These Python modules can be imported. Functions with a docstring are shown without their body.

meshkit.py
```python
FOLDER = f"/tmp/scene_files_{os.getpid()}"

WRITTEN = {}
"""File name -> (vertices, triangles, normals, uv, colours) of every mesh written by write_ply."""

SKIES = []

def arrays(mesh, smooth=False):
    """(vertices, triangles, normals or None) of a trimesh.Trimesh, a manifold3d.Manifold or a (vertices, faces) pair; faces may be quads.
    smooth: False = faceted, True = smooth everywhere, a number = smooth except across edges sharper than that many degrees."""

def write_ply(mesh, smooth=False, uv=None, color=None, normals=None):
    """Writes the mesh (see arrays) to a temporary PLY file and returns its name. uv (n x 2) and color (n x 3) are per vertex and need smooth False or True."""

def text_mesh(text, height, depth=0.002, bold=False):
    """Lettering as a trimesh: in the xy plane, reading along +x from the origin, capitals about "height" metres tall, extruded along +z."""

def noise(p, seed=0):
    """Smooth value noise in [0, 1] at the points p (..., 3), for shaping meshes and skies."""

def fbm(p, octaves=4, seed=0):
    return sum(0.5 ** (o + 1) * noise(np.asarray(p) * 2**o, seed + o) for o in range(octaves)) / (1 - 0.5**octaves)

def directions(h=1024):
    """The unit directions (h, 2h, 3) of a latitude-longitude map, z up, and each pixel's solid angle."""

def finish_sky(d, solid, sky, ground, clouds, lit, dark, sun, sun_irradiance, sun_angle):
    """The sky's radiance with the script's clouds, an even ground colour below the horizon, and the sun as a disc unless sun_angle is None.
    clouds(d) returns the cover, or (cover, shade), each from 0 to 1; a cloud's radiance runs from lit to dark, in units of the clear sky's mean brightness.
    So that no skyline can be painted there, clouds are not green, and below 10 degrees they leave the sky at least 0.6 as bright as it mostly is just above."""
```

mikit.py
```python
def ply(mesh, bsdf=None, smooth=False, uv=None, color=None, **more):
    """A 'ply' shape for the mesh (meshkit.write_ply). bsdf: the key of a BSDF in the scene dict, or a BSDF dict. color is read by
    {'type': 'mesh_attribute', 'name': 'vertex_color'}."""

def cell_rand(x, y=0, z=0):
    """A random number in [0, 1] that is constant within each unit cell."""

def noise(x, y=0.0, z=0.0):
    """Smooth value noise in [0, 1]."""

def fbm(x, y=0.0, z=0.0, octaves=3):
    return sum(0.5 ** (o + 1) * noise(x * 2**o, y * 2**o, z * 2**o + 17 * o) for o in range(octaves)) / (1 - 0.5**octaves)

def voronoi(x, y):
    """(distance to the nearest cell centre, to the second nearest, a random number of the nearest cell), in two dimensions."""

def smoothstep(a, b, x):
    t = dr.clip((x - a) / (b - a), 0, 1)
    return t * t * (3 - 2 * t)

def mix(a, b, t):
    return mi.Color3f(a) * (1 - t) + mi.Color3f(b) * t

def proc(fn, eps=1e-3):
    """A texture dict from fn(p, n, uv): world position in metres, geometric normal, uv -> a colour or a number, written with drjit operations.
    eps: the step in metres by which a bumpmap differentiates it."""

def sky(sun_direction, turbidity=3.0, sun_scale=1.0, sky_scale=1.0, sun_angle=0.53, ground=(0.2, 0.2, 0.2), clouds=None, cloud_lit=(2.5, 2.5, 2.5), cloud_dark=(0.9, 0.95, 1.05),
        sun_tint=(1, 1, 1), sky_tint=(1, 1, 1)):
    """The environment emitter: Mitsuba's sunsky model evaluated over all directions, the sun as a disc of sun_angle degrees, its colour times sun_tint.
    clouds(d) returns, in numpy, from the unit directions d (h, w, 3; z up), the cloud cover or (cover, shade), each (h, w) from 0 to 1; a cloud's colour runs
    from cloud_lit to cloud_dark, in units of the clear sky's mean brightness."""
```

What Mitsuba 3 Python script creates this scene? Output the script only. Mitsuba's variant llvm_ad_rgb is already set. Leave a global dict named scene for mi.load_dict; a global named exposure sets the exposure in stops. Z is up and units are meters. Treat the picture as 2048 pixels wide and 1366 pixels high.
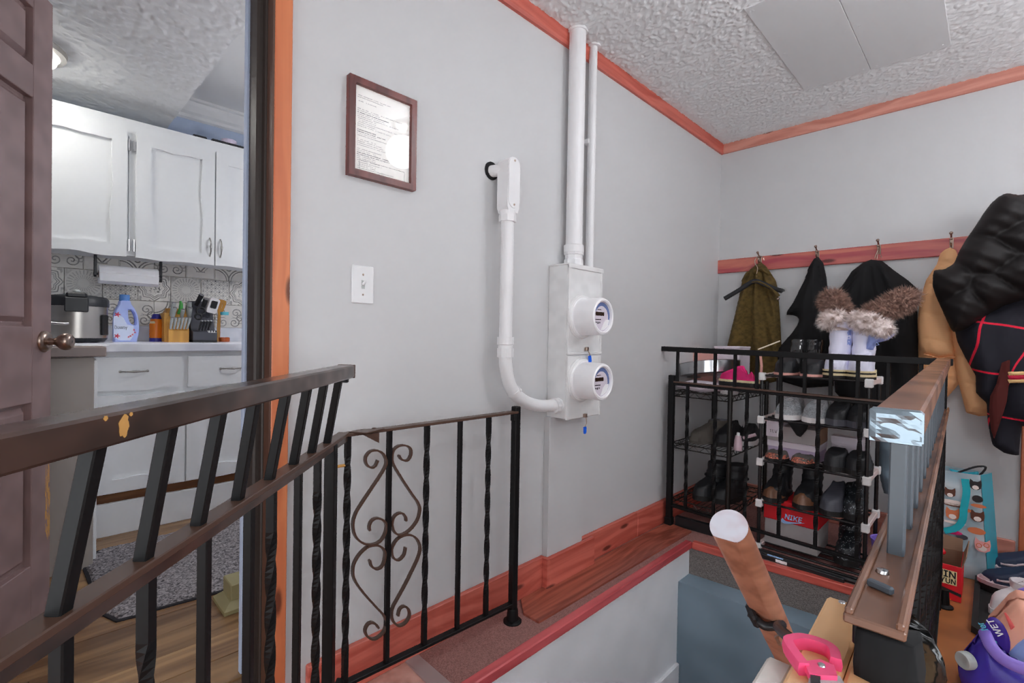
import math, random
import numpy as np, trimesh, drjit as dr, mitsuba as mi, mikit, meshkit
from scipy.spatial import Delaunay, cKDTree
from shapely.geometry import Polygon, Point, LineString, box as sbox
from shapely import contains_xy
random.seed(3); rng = np.random.default_rng(5)
T = mi.ScalarTransform4f
scene, labels = {'type': 'scene'}, {}

# ---------------------------------------------------------------- camera
FOC, ROLL, PITCH, YAW = 965.0, .0171, -.0119, math.radians(45)
CAM = np.array([0, 0, 1.02])
FW = np.array([math.cos(YAW) * math.cos(PITCH), math.sin(YAW) * math.cos(PITCH), math.sin(PITCH)])
_r = np.array([math.sin(YAW), -math.cos(YAW), 0.]); _u = np.cross(_r, FW)
UP = math.cos(ROLL) * _u - math.sin(ROLL) * _r
RT = math.cos(ROLL) * _r + math.sin(ROLL) * _u
scene['camera'] = {'type': 'perspective', 'fov': math.degrees(2 * math.atan(1024 / FOC)), 'fov_axis': 'x', 'near_clip': .02, 'far_clip': 50.,
                   'to_world': T().look_at(origin=CAM.tolist(), target=(CAM + FW).tolist(), up=UP.tolist())}
exposure = 2.1
scene['daylight'] = {'type': 'constant', 'radiance': {'type': 'rgb', 'value': [.92, .96, 1.0]}}   # overcast sky outside the windows behind the camera
def A(px, py, x=None, y=None, z=None, d=None):
    """The point of the given plane (or depth) that the measured image position belongs to."""
    r = FW + (px - 1024) / FOC * RT - (py - 683) / FOC * UP
    t = d if d is not None else (x - CAM[0]) / r[0] if x is not None else (y - CAM[1]) / r[1] if y is not None else (z - CAM[2]) / r[2]
    return CAM + t * r

# ---------------------------------------------------------------- levels and planes
ZF, ZC = -.045, 2.345          # landing floor, landing ceiling
YA, XB = 1.35, 3.35            # meter wall, coat wall
YF, XF = 1.25, 2.58            # scroll fence, far fence
KF, KC, KY = .035, 2.205, 3.518 # kitchen floor, low ceiling, back wall
LAMP1, LAMP2, LAMPK = (1.66, .0, 2.33), (-.6, -.3, 2.33), (A(135, 126, z=KC - .03)[0] - .16, A(135, 126, z=KC - .03)[1], KC)
LAMP3, LAMPK2 = (2.55, -.75, 2.33), (1.35, 2.15, 2.41)

# ---------------------------------------------------------------- materials
def lin(c):
    if isinstance(c, str): c = [int(c[i:i + 2], 16) for i in (0, 2, 4)]
    c = np.array(c, float) / 255
    return [float(v) for v in np.where(c < .04045, c / 12.92, ((c + .055) / 1.055) ** 2.4)]
def M(name, col, rough=.5, metal=0., spec=.5, bump=None, bscale=.002, **kw):
    base = mikit.proc(col) if callable(col) else {'type': 'rgb', 'value': lin(col)}
    b = {'type': 'principled', 'base_color': base, 'roughness': rough, 'metallic': metal, 'specular': spec, **kw}
    if bump is not None:
        b = {'type': 'bumpmap', 'tex': mikit.proc(bump, 1e-3), 'scale': bscale, 'bsdf': b}
    scene['mat_' + name] = {'type': 'twosided', 'bsdf': b}
    return name
def wood(c1, c2, axis, knot=True, f=38., ck='3a1410'):
    c1, c2, ck = lin(c1), lin(c2), lin(ck)
    o = [i for i in range(3) if i != axis]
    def fn(p, n, uv):
        l, a, b = p[axis], p[o[0]], p[o[1]]
        w = mikit.noise(l * 3.1, a * 6, b * 6) * .06
        g = mikit.fbm(l * 1.7, (a + w) * f, (b + w) * f)
        c = mikit.mix(c1, c2, mikit.smoothstep(.25, .75, g))
        if knot:
            d, _, k = mikit.voronoi(l * 2.6, (a + b) * 9)
            c = mikit.mix(c, mi.Color3f(ck), mikit.smoothstep(.13, .05, d) * dr.select(k > .45, .8, 0.))
        return c
    return fn
def speck(c1, c2, f=300.):
    c1, c2 = lin(c1), lin(c2)
    def fn(p, n, uv): return mikit.mix(c1, c2, mikit.smoothstep(.2, .8, mikit.fbm(p[0] * f, p[1] * f, p[2] * f, 2)))
    return fn
def pop(p, n, uv):
    q = mikit.fbm(p[0] * 75, p[1] * 75, p[2] * 75, 3)
    return mikit.smoothstep(.38, .72, q)
def scuff(p, n, uv):
    base = mi.Color3f(lin('bdbdbe'))
    d = mikit.fbm(p[0] * 5, p[1] * 5, p[2] * 5, 3)
    return base * (.97 + .06 * d)
M('wall_paint', 'bfbfc0', .55, spec=.35)
M('white_stair_paint', speck('e2e3e6', 'd8d9dc', 5), .5, spec=.3)
M('popcorn', 'cfd0d1', .75)
M('smooth_ceiling', 'd6d6d6', .7)
M('hatch_paint', 'c2c3c4', .45)
M('blue_paint', 'a9b6cc', .6)
M('kit_wall', 'c9cbd2', .6)
M('dark_fascia', speck('7d7571', '5c5653', 260), .9)
M('slate_paint', speck('7d8f9c', '6d7f8b', 6), .6)
M('cedar_x', wood('c4695a', 'ac4c3e', 0), .45)
M('cedar_y', wood('cc8e7e', 'b87464', 1), .45)
M('cedar_z', wood('cc7c52', 'b86440', 2), .42)
M('red_edge_x', wood('ca5c5e', 'aa4246', 0, False), .3)
M('red_edge_y', wood('c85e52', 'a84438', 1, False), .3)
M('rail_board', wood('c07060', 'a2404c', 1, True, 30), .45)
M('carpet', speck('9c706a', '7c5650', 420), .95)
M('pale_board', speck('d0a294', 'bd8c7e', 40), .5)
M('grey_strip', '9a8684', .5)
M('mahogany', wood('a45c4a', '7c4034', 0, False, 60), .3)
M('vinyl', speck('a9683c', '8f5430', 9), .45)
M('kit_floor', wood('a6825a', '6d4d33', 0, False, 26), .35)
M('kit_floor2', wood('94724e', '5f4229', 0, False, 26), .35)
M('iron', '111112', .45, spec=.22)
M('iron_grey', '49525a', .36, spec=.6)
M('rail_copper', speck('7c5642', '553a2c', 12), .24, spec=.7, clearcoat=1., clearcoat_gloss=.95)
M('iron_brown', '4a352b', .36, spec=.6)
M('iron_rust', speck('44312a', '2a201c', 20), .22, spec=.7, clearcoat=1., clearcoat_gloss=.95)
M('chip', 'b98a4c', .8)
M('steel', 'c9cacc', .22, 1.)
M('brushed', 'b9b4ae', .3, 1.)
M('tape', '8d9ca6', .34, .9)
M('nickel', 'a08c80', .28, 1.)
M('pull_metal', '9c9a96', .3, .9)
M('pipe_white', 'd8d8d9', .42)
M('box_white', speck('d8d8d8', 'cecece', 22), .42)
M('meter_white', 'e6e6e8', .22)
M('meter_face', 'cfc7d2', .3)
M('meter_rim', '5f6f9c', .3)
M('lcd', '2a1d16', .2)
M('ink', '3b3440', .6)
M('blue_seal', '1f5fd8', .35)
M('door_brown', speck('8a7270', '7a6462', 14), .38, spec=.5)
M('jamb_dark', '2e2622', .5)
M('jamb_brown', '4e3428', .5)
M('frame_wood', wood('6e342e', '4e201d', 2, False, 50), .35)
M('frame_side', '141318', .4)
M('switch', 'd9dadb', .35)
M('cab_white', 'dadcdd', .42)
M('cab_gap', '2a2a2a', .9)
M('counter', speck('e4e6ec', 'c9ccd6', 12), .25)
M('peninsula', 'a29a93', .5)
M('pen_edge', speck('94857f', '7d6e6a', 8), .4)
M('toe_wood', wood('8a5a2e', '6a3f1e', 0, False), .5)
M('rug', speck('a09a9c', '3e3a3e', 170), .98)
M('rug_edge', '242226', .9)
M('black_plastic', '1b1c1f', .38)
M('char_plastic', '46474f', .45)
M('grey_plastic', 'a9aeac', .4)
M('green_plastic', '47a04a', .4)
M('amber_plastic', 'b47a14', .35)
M('blockwood', wood('d9a552', 'b9813a', 2, False, 50), .45)
M('towel', 'eeeef0', .9)
M('detergent', 'a9b9ee', .35)
M('det_cap', '5f93d6', .4)
M('det_label', 'd3dcf4', .4)
M('red_print', 'c42c48', .5)
M('black_print', '16161a', .5)
M('white_print', 'f0f0f2', .5)
M('skyblue_print', '9fc4ee', .5)
M('orange', 'e07a1c', .35)
M('navy_plastic', '33308a', .35)
M('oil', 'b4500e', .2)
scene['mat_clear_sheet'] = {'type': 'thindielectric', 'int_ior': 1.3}
scene['mat_pane_glass'] = {'type': 'thindielectric', 'int_ior': 1.5}
M('teal_cap', '5cb8c8', .4)
M('cooker_black', '26282c', .4)
M('white_conn', 'e4e2e2', .4)
M('tube_black', '121214', .3, spec=.6)
M('white_tube', 'dcc8c4', .4)
M('wire_black', '15130f', .4)
M('khaki_cloth', speck('5c4a22', '463718', 55), .95, sheen=.3)
M('black_cloth', '0c0c0e', .9)
M('puffer_black', '1a1717', .62, spec=.3)
M('tan_cloth', 'dea878', .75)
M('tan_inner', 'c08a3a', .8)
def plaid(p, n, uv):
    c = mi.Color3f(lin('14141f'))
    def line(v, per, off, w):
        t = (v + off) / per; t = t - dr.floor(t)
        return dr.select(dr.abs(t - .5) < w, 1., 0.)
    wob = mikit.noise(p[1] * 9, p[2] * 9) * .03
    a = line(p[1] + .25 * p[2] + wob, .15, .045, .03); b = line(p[2] - .12 * p[1] + wob, .21, .035, .022)
    return mikit.mix(c, mi.Color3f(lin('d81c3c')), dr.maximum(a, b))
M('plaid', plaid, .85)
M('dark_red_cloth', '48120e', .9)
M('stripe_beige', 'd9b47c', .8)
M('stripe_red', 'b01838', .8)
M('fur_brown', speck('b08e80', '654a40', 90), .9, sheen=.4)
M('fur_white', speck('f4ecea', 'a08a80', 55), .9, sheen=.4)
M('boot_white', 'dcdcee', .55)
M('boot_blue', '8796cc', .5)
M('sole_cream', 'e2d2a8', .6)
M('sole_black', '191818', .6)
M('sole_white', 'e8e6e6', .5)
M('shoe_black', '1c1d20', .5)
M('shoe_shiny', '0e0f10', .12, spec=.8, clearcoat=.8)
M('shoe_grey', speck('b8bcc0', '8e9296', 200), .8)
M('shoe_tongue', 'c6ccd2', .8)
M('lining', '2a2a2c', .95)
M('lining_grey', '74767c', .95)
M('clog_grey', '5a5652', .7)
M('boot_taupe', '55504a', .85)
def leo(p, n, uv):
    d, e, k = mikit.voronoi(p[1] * 85, (p[0] + p[2]) * 85)
    return mikit.mix(lin('d8806a'), lin('2a1412'), mikit.smoothstep(.1, .16, e - d) * mikit.smoothstep(.55, .45, d) * dr.select(d > .22, 1., .1))
M('leopard', leo, .6)
M('leather_brown', '6e4a34', .35)
def glit(p, n, uv):
    k = mikit.cell_rand(dr.floor(p[0] * 450), dr.floor(p[1] * 450), dr.floor(p[2] * 450))
    return mikit.mix(lin('1b1e22'), lin('dfe8ee'), dr.select(k > .972, 1., 0.))
M('glitter', glit, .35)
M('pink_hot', 'e8267a', .6)
M('pink_box', 'dda49a', .7)
M('card_white', 'dcd2dc', .7)
M('card_lilac', 'b8a6c0', .7)
M('card_grey', 'a09a9a', .7)
M('card_brown', '8a6a54', .8)
M('card_red', 'cc1420', .55)
M('red_pack', 'd81c28', .45)
M('cream_pack', 'e6d2a0', .55)
M('bottle_pink', 'e0c2cc', .4)
M('navy_shoe', '1e2a44', .6)
M('shoe_mauve', 'c9b4b8', .6)
M('shoe_white', 'e4dcde', .6)
M('mat_black', '1c1c1c', .7)
M('clog_purple', '3a2a98', .4)
M('clog_lilac', '8c74d0', .4)
M('pack_peach', 'e8a890', .45)
M('pack_blue', '8fa6d8', .45)
M('pack_violet', '3a2288', .4)
M('label_red', 'e0605c', .5)
M('pink_plastic', 'e84e7c', .35)
M('pine', wood('e6bf92', 'd2a070', 0, False, 24), .6)
M('white_block', speck('d8d6d0', 'a8a29a', 30), .6)
M('handrail_wood', wood('b27c64', '96624c', 0, False, 40), .3)
M('cut_end', speck('c9c9d2', 'bba8ae', 60), .7)
M('teal_strap', '18a8b4', .6)
M('bag_side', '2a9cb0', .4)
M('bag_print', speck('c6ced2', '9db2bc', 14), .3)
M('cat_orange', 'd0764c', .5)
M('cat_brown', '5a3020', .5)
M('cat_black', '221c1e', .5)
M('cat_pink', 'eaa8a4', .5)
M('cat_white', 'ecdcd4', .5)
M('gold_moulding', '8f8660', .5)
M('black_rope', '16161a', .6)
M('box_black', '26262a', .6)
M('tape_roll', 'cfc4d8', .5)
M('beige_strap', 'e2d2bc', .6)

# ---------------------------------------------------------------- lamps
def lamp(key, loc, r, power, label, em=(1, .97, .93), drop=.06):
    x, y, z = loc
    if key != 'kitchen_light':
        tag(key, label, 'ceiling light')
        m = lathe([(0, 0), (.06, 0), (.06, -.012), (.03, -.03), (.012, -.04), (.012, -drop - .01), (0, -drop - .01)], 32); m.apply_translation(loc)
        obj(key + '__base', m, 'brushed', 40)
        g = trimesh.creation.icosphere(3, r); g.apply_translation((x, y, z - drop - r))
        scene[key + '__globe'] = PLY(g, 'meter_white', smooth=True, emitter={'type': 'area', 'radiance': {'type': 'rgb', 'value': [power * e for e in em]}})
        return
    ring = lathe([(0, 0), (r, 0), (r + .012, -.012), (r + .008, -.03), (r - .012, -.034), (r - .02, -.028), (0, -.028)], 48); ring.apply_translation(loc)
    dome = lathe([(r - .016, -.03), (r * .85, -.055), (r * .55, -.074), (r * .25, -.082), (0, -.084)], 40); dome.apply_translation(loc)
    if dome.face_normals[np.argmin(dome.triangles_center[:, 2])][2] > 0: dome.invert()
    tag(key, label, 'ceiling light')
    obj(key + '__base', ring, 'brushed', 40)
    scene[key + '__diffuser'] = PLY(dome, 'meter_white', smooth=True, emitter={'type': 'area', 'radiance': {'type': 'rgb', 'value': [power * e for e in em]}})

# ---------------------------------------------------------------- mesh helpers
cat = trimesh.util.concatenate
def PLY(m, mat, **kw): return mikit.ply(m, 'mat_' + mat, **kw)
def num(name):
    if name not in used: used.add(name); return name
    k = 1
    while f'{name}_{k:03d}' in used: k += 1
    used.add(f'{name}_{k:03d}'); return f'{name}_{k:03d}'
used = set()
def tag(key, label=None, category=None, group=None, kind=None):
    d = {k: v for k, v in (('label', label), ('category', category), ('group', group), ('kind', kind)) if v}
    labels[key] = {**labels.get(key, {}), **d}; used.add(key); return key
def obj(key, mesh, mat, smooth=False, label=None, category=None, group=None, kind=None, **kw):
    if isinstance(mesh, (list, tuple)) and not isinstance(mesh[0], np.ndarray): mesh = cat(list(mesh))
    k = num(key)
    scene[k] = PLY(mesh, mat, smooth=smooth, **kw)
    if label or category or group or kind: tag(k, label, category, group, kind)
    return k
def thing(name, label, category, group=None, kind=None):
    return tag(num(name), label, category, group, kind)
def bx(x0, x1, y0, y1, z0, z1, c=.0):
    x0, x1 = sorted((x0, x1)); y0, y1 = sorted((y0, y1)); z0, z1 = sorted((z0, z1))
    if c <= 0:
        m = trimesh.creation.box((x1 - x0, y1 - y0, z1 - z0)); m.apply_translation(((x0 + x1) / 2, (y0 + y1) / 2, (z0 + z1) / 2)); return m
    c = min(c, .45 * min(x1 - x0, y1 - y0, z1 - z0)); p = []
    for sx in (0, 1):
        for sy in (0, 1):
            for sz in (0, 1):
                q = np.array([(x0, x1)[sx], (y0, y1)[sy], (z0, z1)[sz]]); s = np.array([1 - 2 * sx, 1 - 2 * sy, 1 - 2 * sz]) * c
                p += [q + s * (0, 1, 1), q + s * (1, 0, 1), q + s * (1, 1, 0)]
    return trimesh.convex.convex_hull(np.array(p))
def frame(d, up=(0, 0, 1)):
    d = np.asarray(d, float); d /= np.linalg.norm(d); u = np.asarray(up, float)
    if abs(d @ u) > .98: u = np.array([1., 0, 0])
    s = np.cross(u, d); s /= np.linalg.norm(s); return d, s, np.cross(d, s)
def place(m, o, ex, ey, ez):
    m = m.copy(); R = np.eye(4); R[:3, 0], R[:3, 1], R[:3, 2], R[:3, 3] = ex, ey, ez, o; m.apply_transform(R); return m
def yaw(m, o, deg=0, pitch=0, roll=0, s=1.):
    m = m.copy()
    if s != 1: m.apply_scale(s)
    tr = trimesh.transformations
    R = tr.rotation_matrix(math.radians(deg), (0, 0, 1)) @ tr.rotation_matrix(math.radians(pitch), (0, 1, 0)) @ tr.rotation_matrix(math.radians(roll), (1, 0, 0))
    m.apply_transform(R); m.apply_translation(o); return m
def bar(p0, p1, w, h, up=(0, 0, 1), c=.0015):
    """Rectangular bar, w sideways and h along up."""
    p0, p1 = np.asarray(p0, float), np.asarray(p1, float); d, s, u = frame(p1 - p0, up)
    return place(bx(0, np.linalg.norm(p1 - p0), -w / 2, w / 2, -h / 2, h / 2, c), p0, d, s, u)
def twist(p0, p1, w, a=.25, b=.75, turns=3., rot=.0):
    """Square bar, twisted between the fractions a and b."""
    p0, p1 = np.asarray(p0, float), np.asarray(p1, float); d, s, u = frame(p1 - p0); L = np.linalg.norm(p1 - p0)
    ts = np.r_[0, a, np.linspace(a, b, int(turns * 28))[1:-1], b, 1]; rings = []
    for t in ts:
        th = rot + turns * 2 * math.pi * np.clip((t - a) / (b - a), 0, 1)
        k = [(math.cos(th + i * math.pi / 2 + math.pi / 4), math.sin(th + i * math.pi / 2 + math.pi / 4)) for i in range(4)]
        rings.append([p0 + d * L * t + (s * x + u * y) * w * .7071 for x, y in k])
    return loft(rings)
def loft(rings, caps=True, close=True):
    R = np.array(rings, float); m, n = R.shape[:2]; v = R.reshape(-1, 3); f = []
    for i in range(m - 1):
        for j in range(n if close else n - 1):
            a, b = i * n + j, i * n + (j + 1) % n; f += [(a, b, b + n), (a, b + n, a + n)]
    v = list(v)
    if caps:
        for i, o in ((0, 1), (m - 1, 0)):
            v.append(R[i].mean(0)); k = len(v) - 1
            for j in range(n):
                a, b = i * n + j, i * n + (j + 1) % n; f.append((k, b, a) if o else (k, a, b))
    return trimesh.Trimesh(np.array(v), np.array(f), process=False)
def lathe(prof, n=32):
    """Profile of (radius, z), turned about z."""
    th = np.arange(n) * 2 * math.pi / n; P = [(max(r, 1e-5), z) for r, z in prof]
    if P[-1][1] < P[0][1] - 1e-9: P = P[::-1]
    m = loft([[(r * math.cos(t), r * math.sin(t), z) for t in th] for r, z in P], caps=False); return m
def turned(prof, o, d, n=32, up=(0, 0, 1)):
    d, s, u = frame(d, up); return place(lathe(prof, n), o, s, u, d)
def spline(pts, n=8):
    P = np.array(pts, float); Q = np.vstack([2 * P[0] - P[1], P, 2 * P[-1] - P[-2]]); out = []
    for i in range(1, len(Q) - 2):
        for t in np.arange(n) / n:
            a, b, c, d = Q[i - 1:i + 3]
            out.append(.5 * (2 * b + (c - a) * t + (2 * a - 5 * b + 4 * c - d) * t * t + (3 * b - a - 3 * c + d) * t ** 3))
    return np.array(out + [P[-1]])
def sweep(path, sec, up=(0, 0, 1), caps=True, closed=False, scale=None):
    """sec: points (side, up) of the section, carried along the path."""
    P = np.array(path, float); tan = np.gradient(P, axis=0)
    if closed: tan = np.roll(P, -1, 0) - np.roll(P, 1, 0)
    rings = []; u0 = np.asarray(up, float)
    for i, (p, t) in enumerate(zip(P, tan)):
        t = t / max(np.linalg.norm(t), 1e-9)
        u = u0 - t * (u0 @ t)
        if np.linalg.norm(u) < .05: u = np.cross(t, (1, .3, 0))
        u /= np.linalg.norm(u); s = np.cross(u, t); u0 = u if up is None else u
        k = 1 if scale is None else scale[i]
        rings.append([p + s * a * k + u * b * k for a, b in sec])
    if closed: rings.append(rings[0])
    return loft(rings, caps and not closed)
def circ(r, n=12): return [(r * math.cos(t), r * math.sin(t)) for t in np.arange(n) * 2 * math.pi / n]
def tube(path, r, n=12, caps=True, closed=False, scale=None):
    return sweep(path, circ(r, n), (.0123, .31, .95), caps, closed, scale)
def prism(pts, h, o=(0, 0, 0), ex=(1, 0, 0), ey=(0, 1, 0), ez=(0, 0, 1)):
    m = trimesh.creation.extrude_polygon(pts if isinstance(pts, Polygon) else Polygon(pts).buffer(0), h, engine='earcut'); return place(m, o, ex, ey, ez)
def prof_bar(poly, a, b, axis):
    """Extrude the polygon (its two coordinates are the remaining axes in order) from a to b along axis."""
    E = np.eye(3); o = [i for i in range(3) if i != axis]
    org = E[axis] * a; return prism(poly, b - a, org, E[o[0]], E[o[1]], E[axis])
def text(s, h, o, ex, ey, bold=True, depth=.0012, width=None):
    m = meshkit.text_mesh(s, h, depth, bold)
    if width: m.apply_scale((width / m.extents[0], 1, 1))
    ex, ey = np.asarray(ex, float), np.asarray(ey, float); return place(m, o, ex, ey, np.cross(ex, ey))
def pillow(outline, depth, rr, h=.012, fold=None, back=.004, pw=.5):
    """A filled outline (u, v): front height w from the distance to the outline, plus folds; flat back. Returns a closed mesh in (u, v, w)."""
    pg = Polygon(outline).buffer(0)
    if pg.geom_type != 'Polygon': pg = max(pg.geoms, key=lambda g: g.area)
    n = max(12, int(pg.exterior.length / h)); ring = np.array([pg.exterior.interpolate(i / n, normalized=True).coords[0] for i in range(n)])
    x0, y0, x1, y1 = pg.bounds; gx, gy = np.meshgrid(np.arange(x0, x1, h), np.arange(y0, y1, h * .866)); gx = gx + (np.arange(len(gy)) % 2)[:, None] * h / 2
    g = np.c_[gx.ravel(), gy.ravel()]; inn = pg.buffer(-.35 * h); g = g[contains_xy(inn, g[:, 0], g[:, 1])] if not inn.is_empty else g[:0]
    P = np.vstack([ring, g]); tri = Delaunay(P).simplices; c = P[tri].mean(1)
    tri = tri[contains_xy(pg, c[:, 0], c[:, 1])]
    dense = np.array([pg.exterior.interpolate(t, normalized=True).coords[0] for t in np.linspace(0, 1, 6 * n)])
    d = cKDTree(dense).query(P)[0]; d[:n] = 0
    k = np.clip(d / rr, 0, 1); prof = (1 - (1 - k) ** 2) ** pw
    w = depth * prof
    if fold is not None: w = w + fold(P[:, 0], P[:, 1]) * prof
    w[:n] = 0
    N = len(P); front = np.c_[P, w]; bk = np.c_[P, np.full(N, -back)]
    a = P[tri]; ccw = np.linalg.det(np.stack([a[:, 1] - a[:, 0], a[:, 2] - a[:, 0]], 1)) > 0; tri = np.where(ccw[:, None], tri, tri[:, ::-1])
    side = [(i, N + i, (i + 1) % n) for i in range(n)] + [((i + 1) % n, N + i, N + (i + 1) % n) for i in range(n)]
    return trimesh.Trimesh(np.vstack([front, bk]), np.vstack([tri, tri[:, ::-1] + N, side]), process=False)
def onB(m, x):   # (u, v, w) with u = -y, v = z, w towards the camera, on a plane x
    return place(m, (x, 0, 0), (0, -1, 0), (0, 0, 1), (-1, 0, 0))
def onA(m, y):   # u = x, v = z, w = -y
    return place(m, (0, y, 0), (1, 0, 0), (0, 0, 1), (0, -1, 0))
def outB(pts, x): return [(-p[1], p[2]) for p in (A(a, b, x=x) for a, b in pts)]
def outA(pts, y): return [(p[0], p[2]) for p in (A(a, b, y=y) for a, b in pts)]
def zm(ox, oy, s, pts): return [(ox + s * a, oy + s * b) for a, b in pts]

# ================================================================ the setting
S = 'structure'
XJ = A(542, 700, y=1.335)[0]                      # right jamb of the kitchen doorway
XD = -.315                                        # left jamb
obj('wall_back', [bx(XJ + .0, 3.47, YA, 1.47, -.06, 2.6), bx(-1.3, XD, YA, 1.47, -.06, 2.6), bx(XD, XJ, YA, 1.47, 2.08, 2.6)], 'wall_paint', kind=S, label='light grey wall with the framed paper and the white meter box', category='wall')
obj('wall_right', bx(XB, XB + .12, -1.2, 1.35, -.06, 2.6), 'wall_paint', kind=S, label='light grey wall behind the coat rail', category='wall')
wy = (-1.0, .95, .15, 1.45); wfx = (-.7, 1.1, .55, 2.0)
obj('wall_left', [bx(-1.42, -1.3, -1.3, wy[0], -.06, 2.6), bx(-1.42, -1.3, wy[1], 1.47, -.06, 2.6), bx(-1.42, -1.3, wy[0], wy[1], -.06, wy[2]), bx(-1.42, -1.3, wy[0], wy[1], wy[3], 2.6)], 'wall_paint', kind=S, label='light grey wall on the camera side of the landing', category='wall')
obj('wall_front', [bx(-1.42, wfx[0], -1.3, -1.2, -.06, 2.6), bx(wfx[1], 3.47, -1.3, -1.2, -.06, 2.6), bx(wfx[0], wfx[1], -1.3, -1.2, -.06, wfx[2]), bx(wfx[0], wfx[1], -1.3, -1.2, wfx[3], 2.6)], 'wall_paint', kind=S, label='light grey wall opposite the meter wall', category='wall')
def window(key, a, b, c, d, axis, pos, label):
    tag(num(key), label, 'window', kind=S); f = .05
    bb = (lambda u0, u1, z0, z1, h, c_=.0: bx(pos - h, pos + h, u0, u1, z0, z1, c_)) if axis == 0 else (lambda u0, u1, z0, z1, h, c_=.0: bx(u0, u1, pos - h, pos + h, z0, z1, c_))
    obj(key + '__frame', [bb(a, a + f, c, d, .03), bb(b - f, b, c, d, .03), bb(a + f, b - f, c, c + f, .03), bb(a + f, b - f, d - f, d, .03), bb((a + b) / 2 - .02, (a + b) / 2 + .02, c + f, d - f, .025)], 'pipe_white')
    g = [(a + f, c + f), (b - f, c + f), (b - f, d - f), (a + f, d - f)]
    obj(key + '__pane', trimesh.Trimesh(np.array([(pos, u, z) if axis == 0 else (u, pos, z) for u, z in g]), [(0, 1, 2), (0, 2, 3)], process=False), 'pane_glass')
window('window_1', *wy, 0, -1.36, 'white framed window behind the camera')
window('window_2', *wfx, 1, -1.25, 'white framed window right of and behind the camera')
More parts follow.
